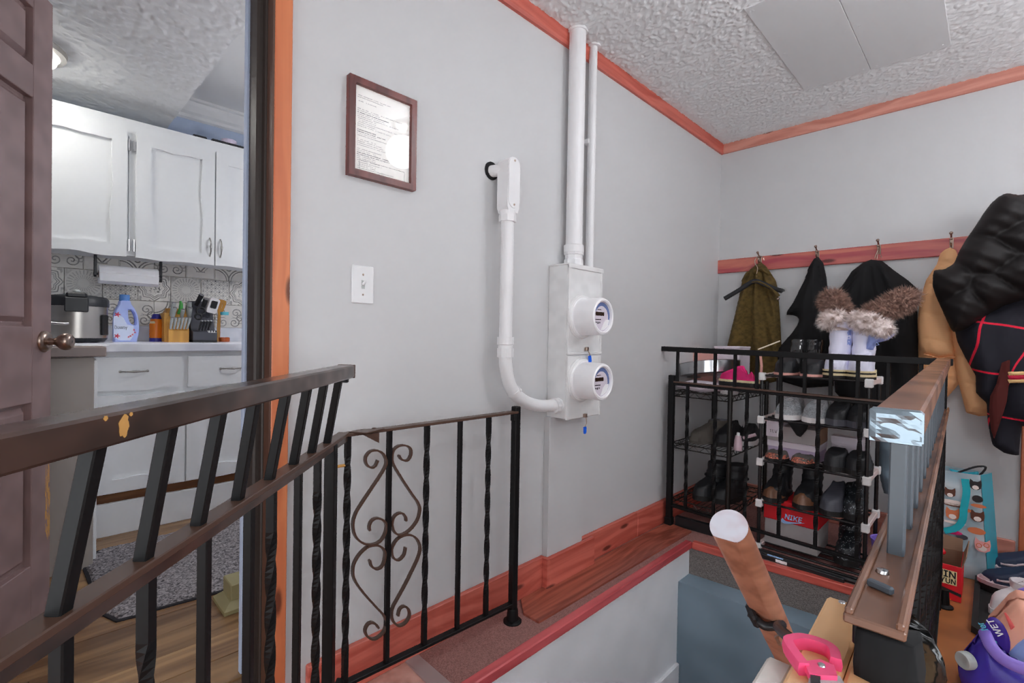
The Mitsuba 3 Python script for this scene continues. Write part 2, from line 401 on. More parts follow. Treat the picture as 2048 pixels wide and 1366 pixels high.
def relief(x0, x1, y0, y1, z, h=.005, amp=.0036, clip=None, F_=84.):
    xs, ys = np.arange(x0, x1 + h, h), np.arange(y0, y1 + h, h); X, Y = np.meshgrid(xs, ys); p = np.c_[X.ravel() * F_, Y.ravel() * F_, np.full(X.size, 2.)]
    q = meshkit.noise(p, 3) * .65 + meshkit.noise(p * 2.1, 5) * .35; q = np.clip((q - .42) / .25, 0, 1); q = q * q * (3 - 2 * q)
    n, m = len(xs), len(ys); I = np.arange(n * m).reshape(m, n); a, b, c, d = I[:-1, :-1].ravel(), I[:-1, 1:].ravel(), I[1:, 1:].ravel(), I[1:, :-1].ravel()
    v = np.c_[X.ravel(), Y.ravel(), z - .0002 - amp * q]; f = np.vstack([np.c_[a, c, b], np.c_[a, d, c]])
    if clip is not None: cc = v[f].mean(1); f = f[clip(cc[:, 0], cc[:, 1])]
    return trimesh.Trimesh(v, f, process=False)
obj('ceiling__texture', relief(1.0, XB - .02, -.35, YA - .02, ZC, clip=lambda x, y: y > -.35), 'popcorn', True, kind='stuff')
obj('ceiling', bx(-1.42, 3.47, -1.3, 1.35, ZC, ZC + .1), 'popcorn', kind=S, label='textured white ceiling over the landing', category='ceiling')
# column cover below the meter box
obj('wall_column', bx(1.552, 1.793, 1.318, YA, ZF, .68, .002), 'wall_paint', kind=S, label='grey boxed-in column under the white meter box', category='wall')
# floors
FE = A(1375, 1082, z=ZF), A(1700, 1175, z=ZF)      # far edge of the stairwell
slope = (FE[1][0] - FE[0][0]) / (FE[1][1] - FE[0][1])
def fx(y): return FE[0][0] + slope * (y - FE[0][1])
YE, YR = 1.12, .16
def slab(poly, z0, z1): return prism(poly, z1 - z0, (0, 0, z0))
obj('floor', slab([(.905, YE), (fx(YE), YE), (fx(YR), YR), (XB, YR), (XB, YA), (.905, YA)], ZF - .03, ZF), 'carpet', kind=S, label='worn reddish brown carpet around the stairwell', category='floor')
obj('floor_vinyl', slab([(-1.3, -1.2), (XB, -1.2), (XB, YR), (.3, YR), (.3, YE), (-.0, YE), (-.0, YA), (-1.3, YA)], ZF - .03, ZF - .001), 'vinyl', kind=S, label='orange brown vinyl floor right of the stairwell', category='floor')
obj('floor_board', slab([(.0, YE), (.862, YE), (.875, YA), (.0, YA)], ZF - .03, ZF - .002), 'pale_board', kind=S, label='pale pink board floor at the foot of the doorway', category='floor')
obj('floor_strip', slab([(.855, YE), (.912, YE), (.915, YA), (.868, YA)], ZF - .03, ZF + .004), 'grey_strip', kind=S, label='grey metal transition strip between pale board and carpet', category='floor strip')
# stairwell
obj('wall_stair_bottom', [bx(.2, 2.9, .0, 1.2, -2.6, -2.4), bx(.2, .3, .04, 1.2, -2.4, -.076), bx(2.6, 2.9, .0, 1.2, -2.4, -.21)], 'white_stair_paint', kind=S, label='lower end of the stairwell', category='wall')
obj('wall_stair_left', bx(.3, 2.62, 1.112, YA - .001, -2.4, -.076), 'white_stair_paint', kind=S, label='white plastered stairwell wall under the red edge board', category='wall')
obj('wall_stair_right', bx(.3, 2.6, .04, .155, -2.4, -.076), 'white_stair_paint', kind=S, label='white stairwell wall under the right railing', category='wall')
obj('wall_stair_end', slab([(fx(1.112) + .002, 1.112), (fx(.155) + .002, .155), (2.75, .155), (2.75, 1.112)], -.214, -.076), 'dark_fascia', kind=S, label='dark grey-brown textured fascia under the far floor edge', category='wall')
obj('wall_stair_soffit', slab([(2.335, 1.1115), (2.385, .155), (2.75, .155), (2.75, 1.1115)], -2.4, -.214), 'slate_paint', kind=S, label='dark slate grey panel closing the stairwell below the fascia', category='wall')
sk = A(1310, 1366, y=1.112)
obj('trim_stair', bx(.4, 2.33, 1.094, 1.112, sk[2] - .14, sk[2] + .002, .003), 'white_stair_paint', kind=S, label='white ledge board low on the stairwell wall', category='trim')
for i in range(9):
    obj('stair_step', bx(.32 + .235 * i, .60 + .235 * i, .155, 1.093, -.27 - .235 * i, -.235 - .235 * i, .004), 'vinyl', kind=S, label='brown stair tread in the stairwell', category='step', group='stair treads in the stairwell')
# red edge boards of the stairwell
obj('trim_edge', bx(.3, fx(YE) + .004, 1.098, 1.134, -.078, ZF + .004, .004), 'red_edge_x', kind=S, label='red stained edge board along the left rim of the stairwell', category='trim')
d = np.array([fx(YR) - fx(YE), YR - YE, 0]); d /= np.linalg.norm(d); nrm = np.array([-d[1], d[0], 0]); nrm = -nrm if nrm[0] > 0 else nrm
p0, p1 = np.array([fx(1.098), 1.098, 0]), np.array([fx(YR), YR, 0])
obj('trim_edge', bar(p0 - nrm * .012 + (0, 0, -.0595), p1 - nrm * .012 + (0, 0, -.0595), .036, .037, c=.004), 'red_edge_y', kind=S, label='red stained edge board along the far rim of the stairwell', category='trim')
# baseboards
BZ = .088
obj('baseboard_back', bx(XJ + .105, 1.549, 1.33, YA, ZF, BZ, .003), 'cedar_x', kind=S, label='red cedar baseboard left of the column', category='baseboard')
obj('baseboard_back', bx(1.795, 2.30, 1.33, YA, ZF, BZ, .003), 'cedar_x', kind=S, label='red cedar baseboard right of the column', category='baseboard')
obj('baseboard_back', bx(2.302, XB, 1.327, YA, ZF, BZ - .002, .003), 'cedar_x', kind=S, label='red cedar baseboard running into the corner', category='baseboard')
obj('baseboard_column', [bx(1.545, 1.868, 1.298, 1.318, ZF, BZ + .002, .004), bx(1.532, 1.551, 1.30, 1.33, ZF, BZ, .002)], 'cedar_x', kind=S, label='short cedar baseboard on the boxed-in column', category='baseboard')
obj('baseboard_right', bx(XB - .02, XB, -.09, 1.327, ZF, .078, .003), 'cedar_y', kind=S, label='cedar baseboard under the coats', category='baseboard')
# cornice boards
z0, z1 = 2.283, ZC
def cornice(o): return [(o, z0), (o - .014, z0), (o - .02, z0 + .012), (o - .024, z1), (o, z1)]
obj('trim_ceiling', prof_bar([(y, z) for y, z in cornice(YA)], -1.3, XB, 0), 'cedar_x', kind=S, label='red cedar trim between meter wall and ceiling', category='trim')
obj('trim_ceiling', prof_bar([(x, z) for x, z in cornice(XB)], -1.2, YA - .02, 1), 'cedar_y', kind=S, label='red cedar trim between coat wall and ceiling', category='trim')
ty = A(2040, 980, x=XB - .015)[1]
obj('trim_casing', bx(XB - .02, XB, ty - .11, ty, ZF, 2.1, .003), 'cedar_z', kind=S, label='orange stained upright casing at the right end of the coat wall', category='trim')
# doorway: casing, jamb, stops
cx1 = A(579, 700, y=1.332)[0]
obj('trim_doorway', [bx(XJ, cx1, 1.332, YA, ZF, 2.14, .003), bx(XD - .1, XD, 1.332, YA, ZF, 2.14, .003), bx(XD - .1, cx1, 1.332, YA, 2.08, 2.14, .003)], 'cedar_z', kind=S, label='orange cedar casing around the kitchen doorway', category='trim')
jx = XJ
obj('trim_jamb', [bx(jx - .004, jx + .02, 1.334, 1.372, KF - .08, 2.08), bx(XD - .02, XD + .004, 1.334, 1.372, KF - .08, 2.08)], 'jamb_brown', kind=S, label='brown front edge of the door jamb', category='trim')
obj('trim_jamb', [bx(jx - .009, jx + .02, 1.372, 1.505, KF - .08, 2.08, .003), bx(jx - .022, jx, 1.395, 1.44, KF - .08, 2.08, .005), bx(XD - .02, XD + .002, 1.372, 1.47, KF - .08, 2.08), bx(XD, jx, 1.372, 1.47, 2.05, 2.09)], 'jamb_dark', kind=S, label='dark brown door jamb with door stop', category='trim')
obj('trim_kitchen_casing', [bx(jx - .016, jx + .07, 1.507, 1.528, KF, 2.12, .003)], 'blue_paint', kind=S, label='pale blue casing edge on the kitchen side of the doorway', category='trim')
obj('floor_threshold', bx(XD, jx, 1.335, 1.50, -.06, KF - .004), 'kit_floor2', kind=S, label='wooden threshold of the kitchen doorway', category='floor')

# ================================================================ kitchen shell
obj('floor_kitchen', bx(-1.6, 2.2, 1.47, 3.6, -.06, KF - .009), 'kit_floor2', kind=S, label='plank floor of the kitchen', category='floor')
fy = 1.50
r2 = np.random.default_rng(11)
pl = []
for row in range(12):
    x = -1.2 + r2.random() * .5
    while x < 1.3:
        L = .9
        if x + L > -.7:
            pl.append((max(x, -1.0), min(x + L, 1.4), fy + .0, fy + .127))
        x += L
    fy += .128
for i, (a, b, c, e) in enumerate(pl[:60]):
    scene[num('floor_kitchen__plank')] = PLY(bx(a + .0008, b - .0008, c + .0004, e - .0004, KF - .009, KF + .0012 * r2.random(), .001), 'kit_floor' if r2.random() < .55 else 'kit_floor2')
obj('wall_kitchen_back', bx(-1.6, 2.2, KY + .012, KY + .1, -.06, 2.5), 'blue_paint', kind=S, label='pale blue kitchen wall above the cabinets', category='wall')
obj('wall_kitchen_left', bx(-1.7, -1.6, 1.472, 3.62, -.06, 2.5), 'kit_wall', kind=S, label='pale wall at the left of the kitchen', category='wall')
obj('wall_kitchen_right', bx(2.2, 2.3, 1.472, 3.62, -.06, 2.5), 'kit_wall', kind=S, label='pale wall at the right of the kitchen', category='wall')
obj('wall_kitchen_front', [bx(jx + .001, 2.3, 1.471, 1.505, -.06, 2.5), bx(-1.7, XD, 1.471, 1.505, -.06, 2.5), bx(XD, jx + .001, 1.471, 1.505, 2.09, 2.5)], 'kit_wall', kind=S, label='kitchen side of the meter wall', category='wall')
e0, ke1 = A(335, 255, z=KC), A(490, 50, z=KC); ke0 = e0[0] + (e0[0] - ke1[0]) / (e0[1] - ke1[1]) * (KY - e0[1])
obj('ceiling_kitchen', prism([(-1.7, 1.47), (ke1[0] + (ke1[0] - ke0) / (ke1[1] - KY) * (1.47 - ke1[1]), 1.47), (ke0, KY + .012), (-1.7, KY + .012)], .12, (0, 0, KC)), 'popcorn', kind=S, label='low textured ceiling of the kitchen', category='ceiling')
kex = lambda y: ke0 + (ke1[0] - ke0) * (y - KY) / (ke1[1] - KY)
obj('ceiling_kitchen__texture', relief(-.35, 1.1, 1.52, KY, KC, .007, .004, lambda x, y: x < kex(y), 60.), 'popcorn', True, kind='stuff')
obj('ceiling_kitchen', bx(-1.7, 2.3, 1.47, 3.62, 2.425, 2.52), 'smooth_ceiling', kind=S, label='smooth higher ceiling beyond the low kitchen ceiling', category='ceiling')
cr = [(KY + .012, 2.315), (KY, 2.315), (KY - .012, 2.322), (KY - .014, 2.34), (KY - .03, 2.352), (KY - .048, 2.385), (KY - .055, 2.405), (KY - .07, 2.41), (KY - .07, 2.425), (KY + .012, 2.425)]
obj('trim_crown', prof_bar(cr, ke0 + .001, 2.2, 0), 'smooth_ceiling', kind=S, label='white crown moulding above the blue kitchen wall', category='trim')

# ================================================================ lights
lamp('landing_light', LAMP1, .10, 10.0, 'round globe light over the stairwell', (.97, .99, 1.03))
lamp('doorway_light', LAMP2, .11, .8, 'round pendant globe over the near end of the landing', (.97, .99, 1.03), .42)
lamp('coat_light', LAMP3, .11, 8.0, 'round pendant globe over the vinyl floor near the coats', (.97, .99, 1.03), .42)
lamp('kitchen_light', LAMPK, .15, 5.0, 'round flush ceiling light with brushed rim in the kitchen', (1, .98, .92))
lamp('kitchen_globe', LAMPK2, .12, 7.0, 'round pendant globe under the higher kitchen ceiling', (.98, .99, 1.02), .60)

# ================================================================ railings
BW = .0142
def fpt(px, py): return A(px, py, y=YF)
# --- scroll fence on the ledge
t = thing('scroll_railing', 'black iron railing with curled scrollwork standing on the ledge by the meter wall', 'railing')
ztop, xl, xr = .742, fpt(688, 1000)[0], fpt(1029, 1000)[0]
pr = fpt(1029, 1000)[0]
obj(t + '__top_rail', [bar((fpt(688, 870)[0], YF, ztop), (pr, YF, ztop - .004), .03, .009), ], 'iron_brown')
zb = lambda px, py: fpt(px, py)[2]
b0, b1 = fpt(698, 1360), fpt(1022, 1207)
obj(t + '__bottom_rail', bar((xl, YF, b0[2] - .004), (pr, YF, b1[2] - .002), .024, .011), 'iron')
zbr = lambda x: b0[2] + (b1[2] - b0[2]) * (x - b0[0]) / (b1[0] - b0[0])
obj(t + '__post', [bx(pr - .0135, pr + .0135, YF - .0135, YF + .0135, ZF + .004, fpt(1029, 813)[2], .003), bx(pr - .018, pr - .006, YF - .012, YF + .012, .705, .738, .002)], 'iron')
fl = turned([(0, 0), (.034, 0), (.034, .004), (.029, .008), (.022, .01), (.02, .045), (.0175, .052), (0, .052)], (pr, YF, ZF), (0, 0, 1), 28)
obj(t + '__flange', [fl] + [turned([(0, .0), (.004, 0), (.004, .003), (0, .004)], (pr + .027 * math.cos(a), YF + .027 * math.sin(a), ZF + .006), (0, 0, 1), 10) for a in (.6, 2.2, 3.8, 5.3)], 'iron', 30)
for px, tw in ((694, 1), (777, 0), (852, 1), (918, 0), (975, 1)):
    x = fpt(px, 1000)[0]; q0, q1 = (x, YF, zbr(x)), (x, YF, ztop - .004)
    obj(t + '__baluster', twist(q0, q1, BW, .10, .92, 1.75) if tw else bar(q0, q1, BW, BW), 'iron')
def scroll(pts, ox, oy, s):
    P = spline([fpt(ox + s * a, oy + s * b) for a, b in pts], 6)
    w, h = .0085, .0022
    return sweep(P, [(-w / 2, -h), (w / 2, -h), (w / 2, h), (-w / 2, h)], None if False else (0, 1, 0))
def scroll(pts, ox, oy, s):
    P = spline([fpt(ox + s * a, oy + s * b) for a, b in pts], 7); P[:, 1] = YF
    tn = np.gradient(P, axis=0); tn /= np.linalg.norm(tn, axis=1, keepdims=True); nn = np.cross(tn, (0, 1, 0)); w, h = .0062, .0026
    return loft([[p + n * h + (0, w, 0), p + n * h - (0, w, 0), p - n * h - (0, w, 0), p - n * h + (0, w, 0)] for p, n in zip(P, nn)])
S1 = [(850, 800), (832, 838), (805, 850), (775, 828), (768, 785), (795, 745), (840, 735), (885, 758), (906, 808), (895, 850), (860, 910), (800, 1000), (740, 1090), (700, 1160), (684, 1230), (700, 1305), (750, 1352), (815, 1362), (870, 1335), (900, 1280), (906, 1230), (882, 1197), (840, 1187), (808, 1205), (793, 1240), (795, 1268)]
S2 = [(990, 768), (1008, 795), (1045, 802), (1070, 765), (1066, 722), (1032, 702), (985, 707), (952, 740), (945, 800), (965, 850), (1020, 940), (1080, 1030), (1115, 1080), (1130, 1130), (1112, 1200), (1062, 1265), (1002, 1298), (962, 1280), (945, 1230), (955, 1182), (985, 1155), (1015, 1155), (1035, 1180), (1038, 1205)]
S3 = [(815, 410), (828, 450), (860, 470), (895, 455), (914, 415), (920, 360), (900, 325), (860, 308), (800, 320), (745, 370), (710, 430), (700, 490), (715, 550), (770, 630), (850, 720), (910, 785), (926, 830), (915, 890), (880, 930), (840, 948), (800, 930), (784, 890), (800, 850), (830, 835), (860, 850), (875, 872)]
S4 = [(1060, 322), (1050, 370), (1020, 405), (990, 405), (968, 375), (968, 325), (1000, 270), (1050, 240), (1100, 240), (1140, 270), (1160, 330), (1142, 400), (1100, 490), (1050, 590), (1000, 680), (970, 740), (966, 800), (988, 842), (1020, 857), (1060, 835), (1086, 790), (1080, 745), (1050, 724), (1020, 745), (1008, 790)]
obj(t + '__scroll', scroll(S1, 500, 680, .3002), 'iron_brown', 35); obj(t + '__scroll', scroll(S2, 500, 680, .3002), 'iron_brown', 35)
obj(t + '__scroll', scroll(S3, 500, 1000, .293), 'iron_brown', 35); obj(t + '__scroll', scroll(S4, 500, 1000, .293), 'iron_brown', 35)

# --- gate, swung towards the camera
t = thing('stair_gate', 'large brown-black metal gate in the near left with slanted upper balusters', 'gate')
GA = math.radians(47.2); gd = np.array([math.cos(GA), math.sin(GA), 0]); gn = np.array([math.sin(GA), -math.cos(GA), 0]); GH = np.array([xl - .004, YF, 0])
def gp(px, py, off=0., P0=None):
    r = A(px, py, d=1.) - CAM; o = GH + gn * off - CAM; return CAM + r * ((o @ gn) / (r @ gn))
m0, m1 = gp(672, 874), gp(0, 1298)
zm_ = (m0[2] + m1[2]) / 2; gl = (m1 - GH) @ gd
near = gl - .12; g0 = GH + gd * .0
mid = lambda u, z: GH + gd * u + (0, 0, z)
zmid = lambda u: m0[2] + (m1[2] - m0[2]) * (u - (m0 - GH) @ gd) / ((m1 - m0) @ gd)
obj(t + '__mid_rail', bar(mid(.005, zmid(0) - .005), mid(near, zmid(near) - .005), .030, .010), 'iron_brown')
obj(t + '__mid_channel', bar(mid(.01, zmid(0) - .018), mid(near, zmid(near) - .018), .022, .016), 'iron_rust')
obj(t + '__bottom_rail', bar(mid(.01, .062), mid(near, .062), .024, .012), 'iron')
pu = (gp(661, 1000) - GH) @ gd
pq = GH + gd * pu
obj(t + '__post', place(bx(-.0135, .0135, -.0135, .0135, 0, zmid(0) + .03, .002), pq + (0, 0, .03 - .0), gd, np.cross((0, 0, 1), gd), np.array([0, 0, 1.])) if False else bar(pq + (0, 0, .02), pq + (0, 0, zmid(0) - .012), .026, .026, up=gd), 'iron')
for px, tw in ((632, 1), (594, 0), (541, 1), (497, 0), (408, 0), (293, 1), (123, 0)):
    u = (gp(px, 1200) - GH) @ gd; q0, q1 = mid(u, .066), mid(u, zmid(u) - .02)
    obj(t + '__baluster', twist(q0, q1, BW, .12, .88, 1.75, GA) if tw else bar(q0, q1, BW, BW, up=gd), 'iron')
# upper rail: its end stands about 1.22 m off, its arris line gives the rest
TE = A(706, 731, d=1.19); tl = A(0, 871, d=.352)
td = TE - tl; td /= np.linalg.norm(td); nearT = tl - td * .10; endT = TE + td * .016
_, ts, tu = frame(td); RW, RH = .042, .0315
ts = ts if ts @ gn > 0 else -ts
cen = lambda p: p - ts * RW / 2 - tu * RH / 2
obj(t + '__top_rail', bar(cen(nearT), cen(endT), RW, RH, c=.003), 'iron_rust')
obj(t + '__rail_cap', bar(cen(endT) - td * .002, cen(endT) + td * .002, RW + .002, RH + .002), 'iron_brown')
ce = cen(endT) - tu * (RH / 2 + .006) - td * .012
obj(t + '__lug', bar(ce, ce + td * .014, .012, .012), 'iron')
for (bxp, byp), (txp, typ) in (((116, 1233), (186, 901)), ((286, 1125), (336, 856)), ((396, 1052), (438, 829)), ((475, 999), (507, 811)), ((539, 959), (571, 792)), ((587, 927), (614, 780)), ((623, 903), (648, 770)), ((654, 881), (677, 764))):
    q0 = gp(bxp, byp); q0 = q0 + (0, 0, zmid((q0 - GH) @ gd) - q0[2] - .002)
    k = A(txp, typ, d=1.) - CAM; o = cen(TE) - CAM; tnn = np.cross(td, (0, 0, 1)); q1 = CAM + k * ((o @ tnn) / (k @ tnn))
    rr = q0 + (q1 - q0) * 1.04
    obj(t + '__upper_baluster', bar(q0, rr, .0155, .0155, up=gd), 'iron')
chips = [(246, 855, .006, .0105), (251, 838, .003, .004), (211, 836, .0024, .0024), (262, 828, .002, .002)]
cm = []
for px, py, a, b in chips:
    k = A(px, py, d=1.) - CAM; o = cen(TE) + ts * (RW / 2 + .0002) - CAM; q = CAM + k * ((o @ ts) / (k @ ts))
    th = np.linspace(0, 2 * math.pi, 15)[:-1]; rad = 1 + .3 * np.sin(3 * th + px) * np.cos(2 * th)
    cm.append(prism([(a * r * math.cos(v), b * r * math.sin(v)) for v, r in zip(th, rad)], .0006, q, td, tu, ts))
obj(t + '__paint_chip', cm, 'chip', label='bare tan patches where the paint has chipped')
# latch between gate and fence
q = fpt(690, 868)
obj(t + '__latch', [prism([(0, 0), (.03, -.045), (.1, -.02), (.045, .012)], .003, (q[0] + .01, YF - .0, ztop + .004)), prism([(0, 0), (.05, 0), (.05, -.03)], .003, (q[0] + .04, YF - .022, ztop - .002), (1, 0, 0), (0, 0, 1), (0, -1, 0)), turned([(0, 0), (.005, 0), (.005, .004), (0, .005)], (q[0] + .085, YF - .004, ztop + .005), (0, 0, 1), 10)], 'iron_brown')
q = fpt(681, 932)
obj(t + '__hinge_pin', turned([(0, -.012), (.004, -.012), (.004, .02), (0, .02)], (q[0], YF, q[2]), (1, 0, 0), 10), 'chip')

# --- far railing
t = thing('far_railing', 'black metal railing across the far end of the stairwell in front of the shoe racks', 'railing')
def xpt(px, py): return A(px, py, x=XF)
a, b = xpt(1318, 697), xpt(1906, 725)
obj(t + '__top_rail', bar(a, b, .036, .027), 'iron')
c0, c1 = xpt(1349, 765), xpt(1775, 806)
cz = lambda y: c0[2] + (c1[2] - c0[2]) * (y - c0[1]) / (c1[1] - c0[1])
tz = lambda y: a[2] + (b[2] - a[2]) * (y - a[1]) / (b[1] - a[1])
yend = xpt(1890, 800)[1]
obj(t + '__mid_rail', bar((XF, c0[1], cz(c0[1]) + .004), (XF, yend, cz(yend) + .004), .03, .008), 'iron_brown')
obj(t + '__mid_channel', bar((XF, c0[1], cz(c0[1]) - .007), (XF, yend, cz(yend) - .007), .022, .014), 'iron')
e0, e1 = xpt(1344, 1011), xpt(1732, 1125); ez = lambda y: e0[2] + (e1[2] - e0[2]) * (y - e0[1]) / (e1[1] - e0[1])
obj(t + '__bottom_rail', bar((XF, e0[1], ez(e0[1])), (XF, e1[1] - .10, ez(e1[1] - .10)), .024, .012), 'iron')
py_ = xpt(1341, 900)[1]
obj(t + '__post', bar((XF, py_, ZF), (XF, py_, xpt(1341, 750)[2]), .03, .03, up=(0, 1, 0)), 'iron')
obj(t + '__post_base', bx(XF - .02, XF + .02, py_ - .02, py_ + .02, ZF, ZF + .05, .003), 'iron')
for px in (1374, 1430, 1493, 1562, 1636, 1720):
    y = xpt(px, 850)[1]
    obj(t + '__baluster', twist((XF, y, ez(y)), (XF, y, cz(y) - .01), BW, .10, .85, 1.75), 'iron')
for px in (1355, 1391, 1430, 1470, 1514, 1562, 1610, 1662, 1716, 1777, 1842):
    y = xpt(px, 740)[1]
    obj(t + '__upper_baluster', bar((XF, y, cz(y)), (XF, y, tz(y)), .0145, .0145, up=(0, 1, 0)), 'iron')

# --- right railing
t = thing('side_railing', 'brown and black metal railing along the right side with tape over its open end', 'railing')
R0 = A(1791, 853, d=.505); R1 = np.array([XF, A(1887, 728, x=XF)[1], tz(.12)])
rd = R1 - R0; rd /= np.linalg.norm(rd)
obj(t + '__top_rail', bar(R0, R1 - rd * .02, .042, .0325, c=.003), 'rail_copper')
wr = bar(R0 - rd * .0025, R0 + rd * .012, .0455, .036, c=.003)
_, sd, up_ = frame(rd)
e = []
n = 9; gr = np.linspace(-1, 1, n); gv = np.array([(x * .0215, y * .017) for y in gr for x in gr]); hh = (meshkit.noise(np.c_[gv * 120, np.zeros(n * n)], 4) - .3) * .007 * np.repeat(1 - np.abs(gr) ** 4, n) * np.tile(1 - np.abs(gr) ** 4, n)
fc = [(i * n + j, i * n + j + 1, (i + 1) * n + j + 1, (i + 1) * n + j) for i in range(n - 1) for j in range(n - 1)]
ff = np.array(fc); crk = trimesh.Trimesh(np.c_[gv, hh], np.vstack([ff[:, [0, 1, 2]], ff[:, [0, 2, 3]]]), process=False)
obj(t + '__tape_wrap', [wr, place(crk, R0 - rd * .0026, sd, up_, -rd)], 'tape', label='crinkled silver tape over the rail end')
s0 = A(1747, 1246, z=.784); s1 = np.array([XF, R1[1] + .0, cz(.12)])
sdv = s1 - s0; sdv /= np.linalg.norm(sdv); _, ss, su = frame(sdv)
obj(t + '__mid_rail', bar(s0 - su * .004, s1 - su * .004, .043, .008), 'rail_copper')
obj(t + '__mid_channel', bar(s0 + sdv * .004 - su * .017, s1 - su * .017, .03, .018), 'iron')
rl = bar(s0 - ss * .0175 + su * .003, s1 - ss * .0175 + su * .003, .006, .006); rl2 = bar(s0 + ss * .0175 + su * .003, s1 + ss * .0175 + su * .003, .006, .006)
obj(t + '__rail_lip', [rl, rl2], 'rail_copper')
fz = ZF + .085
obj(t + '__bottom_rail', bar((s0[0], s0[1], fz), (XF, s1[1], fz), .024, .012), 'iron')
u0 = A(1806, 1104, z=.785)[0]
def on(p, q, x): return p + (q - p) * (x - p[0]) / (q[0] - p[0])
k = 0; x = u0
while x < XF - .05:
    q0, q1 = on(s0, s1, x), on(R0, R1, x)
    obj(t + '__upper_baluster', bar(q0 - (0, 0, .002), q1, .0155, .0155, up=(1, 0, 0)), 'iron_grey'); x += .112
x = u0 + .02; k = 0
while x < XF - .05:
    q1 = on(s0, s1, x); q0 = np.array([x, q1[1], fz])
    obj(t + '__baluster', twist(q0, q1 - (0, 0, .02), BW, .12, .88, 1.75) if k % 2 == 0 else bar(q0, q1 - (0, 0, .02), BW, BW, up=(1, 0, 0)), 'iron'); x += .126; k += 1
pp = s0 + sdv * .03
obj(t + '__post', bar((pp[0], pp[1], ZF), (pp[0], pp[1], s0[2] - .024), .028, .028, up=(1, 0, 0)), 'iron')
ep = np.array([XF, s1[1], 0])
obj(t + '__end_post', bar(ep + (0, 0, ZF), ep + (0, 0, tz(.12) - .015), .026, .026, up=(1, 0, 0)), 'iron')
for px, py in ((1765, 1143),):
    q = A(px, py, z=.784)
    obj(t + '__screw', turned([(0, 0), (.006, 0), (.005, .003), (0, .0042)], q + (0, 0, -.001), (0, 0, 1), 14), 'steel', 30)
q0, q1 = A(1736, 1162, z=.787), A(1786, 1184, z=.787)
obj(t + '__weld_bar', bar(q0, q1, .007, .007), 'iron_grey')
# black cloth wrapped about the near post, and the bag hanging behind it
pp = np.array([s0[0] + .019, s0[1] - .008, 0])
def wrapring(z, k):
    out = []
    for th in np.linspace(0, 2 * math.pi, 33)[:-1]:
        r = .0215 / max(abs(math.cos(th)), abs(math.sin(th))) ** .75 * (1 + .05 * math.sin(3 * th + z * 40) + .04 * math.sin(z * 90 + th))
        out.append((pp[0] + r * k * math.cos(th), pp[1] + r * k * math.sin(th), z))
    return out
w = loft([wrapring(z, k) for z, k in zip(np.linspace(ZF + .01, s0[2] - .01, 30), np.r_[.95, np.full(26, 1.), 1.05, 1.1, .98])])
obj('post_wrap', w, 'black_cloth', True, label='black cloth wrapped around the near post under the brown rail', category='cloth')
bc = A(1822, 1310, d=.47)
ol = [(A(px, py, d=.48) - bc) for px, py in ((1801, 1215), (1818, 1225), (1836, 1262), (1850, 1310), (1852, 1366), (1850, 1440), (1835, 1480), (1812, 1480), (1800, 1420), (1798, 1310))]
bg = pillow([(v @ RT, v @ UP) for v in ol], .03, .022, .006, lambda u, v: .004 * np.sin(v * 90 + u * 60), .02)
obj('black_bag', place(bg, bc, RT, UP, -FW), 'shoe_shiny', True, label='glossy black bag hanging beside the wrapped post under the right rail', category='bag')

# ================================================================ things on the meter wall
# framed certificate
def wpt(px, py, y=YA): return A(px, py, y=y)
ft, fb, fl_, fr = 1.783, 1.491, .657, .896
yf = YA - .022
fx0, fx1 = wpt(699, 250, yf)[0], wpt(834, 250, yf)[0]; fz0, fz1 = (wpt(697, 347, yf)[2] + wpt(833, 381, yf)[2]) / 2, (wpt(698, 143, yf)[2] + wpt(835, 203, yf)[2]) / 2
t = thing('picture_frame', 'dark red-brown wooden frame holding a printed page on the grey wall', 'picture frame')
w = .019
def mitre(p, q, a, b): return loft([[(p[0], yf, p[1]), (q[0], yf, q[1]), (q[0], YA - .001, q[1]), (p[0], YA - .001, p[1])], [(b[0], yf, b[1]), (a[0], yf, a[1]), (a[0], YA - .001, a[1]), (b[0], YA - .001, b[1])]])
O = [(fx0, fz0), (fx1, fz0), (fx1, fz1), (fx0, fz1)]; I = [(fx0 + w, fz0 + w), (fx1 - w, fz0 + w), (fx1 - w, fz1 - w), (fx0 + w, fz1 - w)]
for i in range(4):
    a, b, c, d = O[i], I[i], I[(i + 1) % 4], O[(i + 1) % 4]
    obj(t + '__side', loft([[(a[0], yf, a[1]), (b[0], yf, b[1]), (b[0], YA, b[1]), (a[0], YA, a[1])], [(d[0], yf, d[1]), (c[0], yf, c[1]), (c[0], YA, c[1]), (d[0], YA, d[1])]]), 'frame_wood')
def page(p, n, uv):
    u, v = uv[0], uv[1]
    c = mi.Color3f(lin('ecebe6')); ink = mi.Color3f(lin('77767a'))
    row = v * 46; k = dr.floor(row); f = row - k
    ln = mikit.cell_rand(k, 3); word = mikit.noise(u * 95, k * 7.3)
    on = dr.select((f > .3) & (f < .72) & (word > .3), 1., 0.) * dr.select((u > .08) & (u < .1 + .82 * dr.maximum(ln, .35)), 1., 0.)
    on = on * dr.select((ln > .22) | (v < .25), 1., 0.) * dr.select(v < .9, 1., 0.)
    head = dr.select(mikit.cell_rand(k, 9) > .86, 1., .55)
    bxo = dr.select((u > .12) & (u < .9) & (v > .03) & (v < .15), 1., 0.) - dr.select((u > .125) & (u < .895) & (v > .034) & (v < .146), 1., 0.)
    return mikit.mix(c, ink, dr.maximum(on * head, bxo))
M('page', page, .6)
def sheet(p00, p10, p11, p01): return trimesh.Trimesh(np.array([p00, p10, p11, p01]), [(0, 1, 2), (0, 2, 3)], process=False)
yp = YA - .008
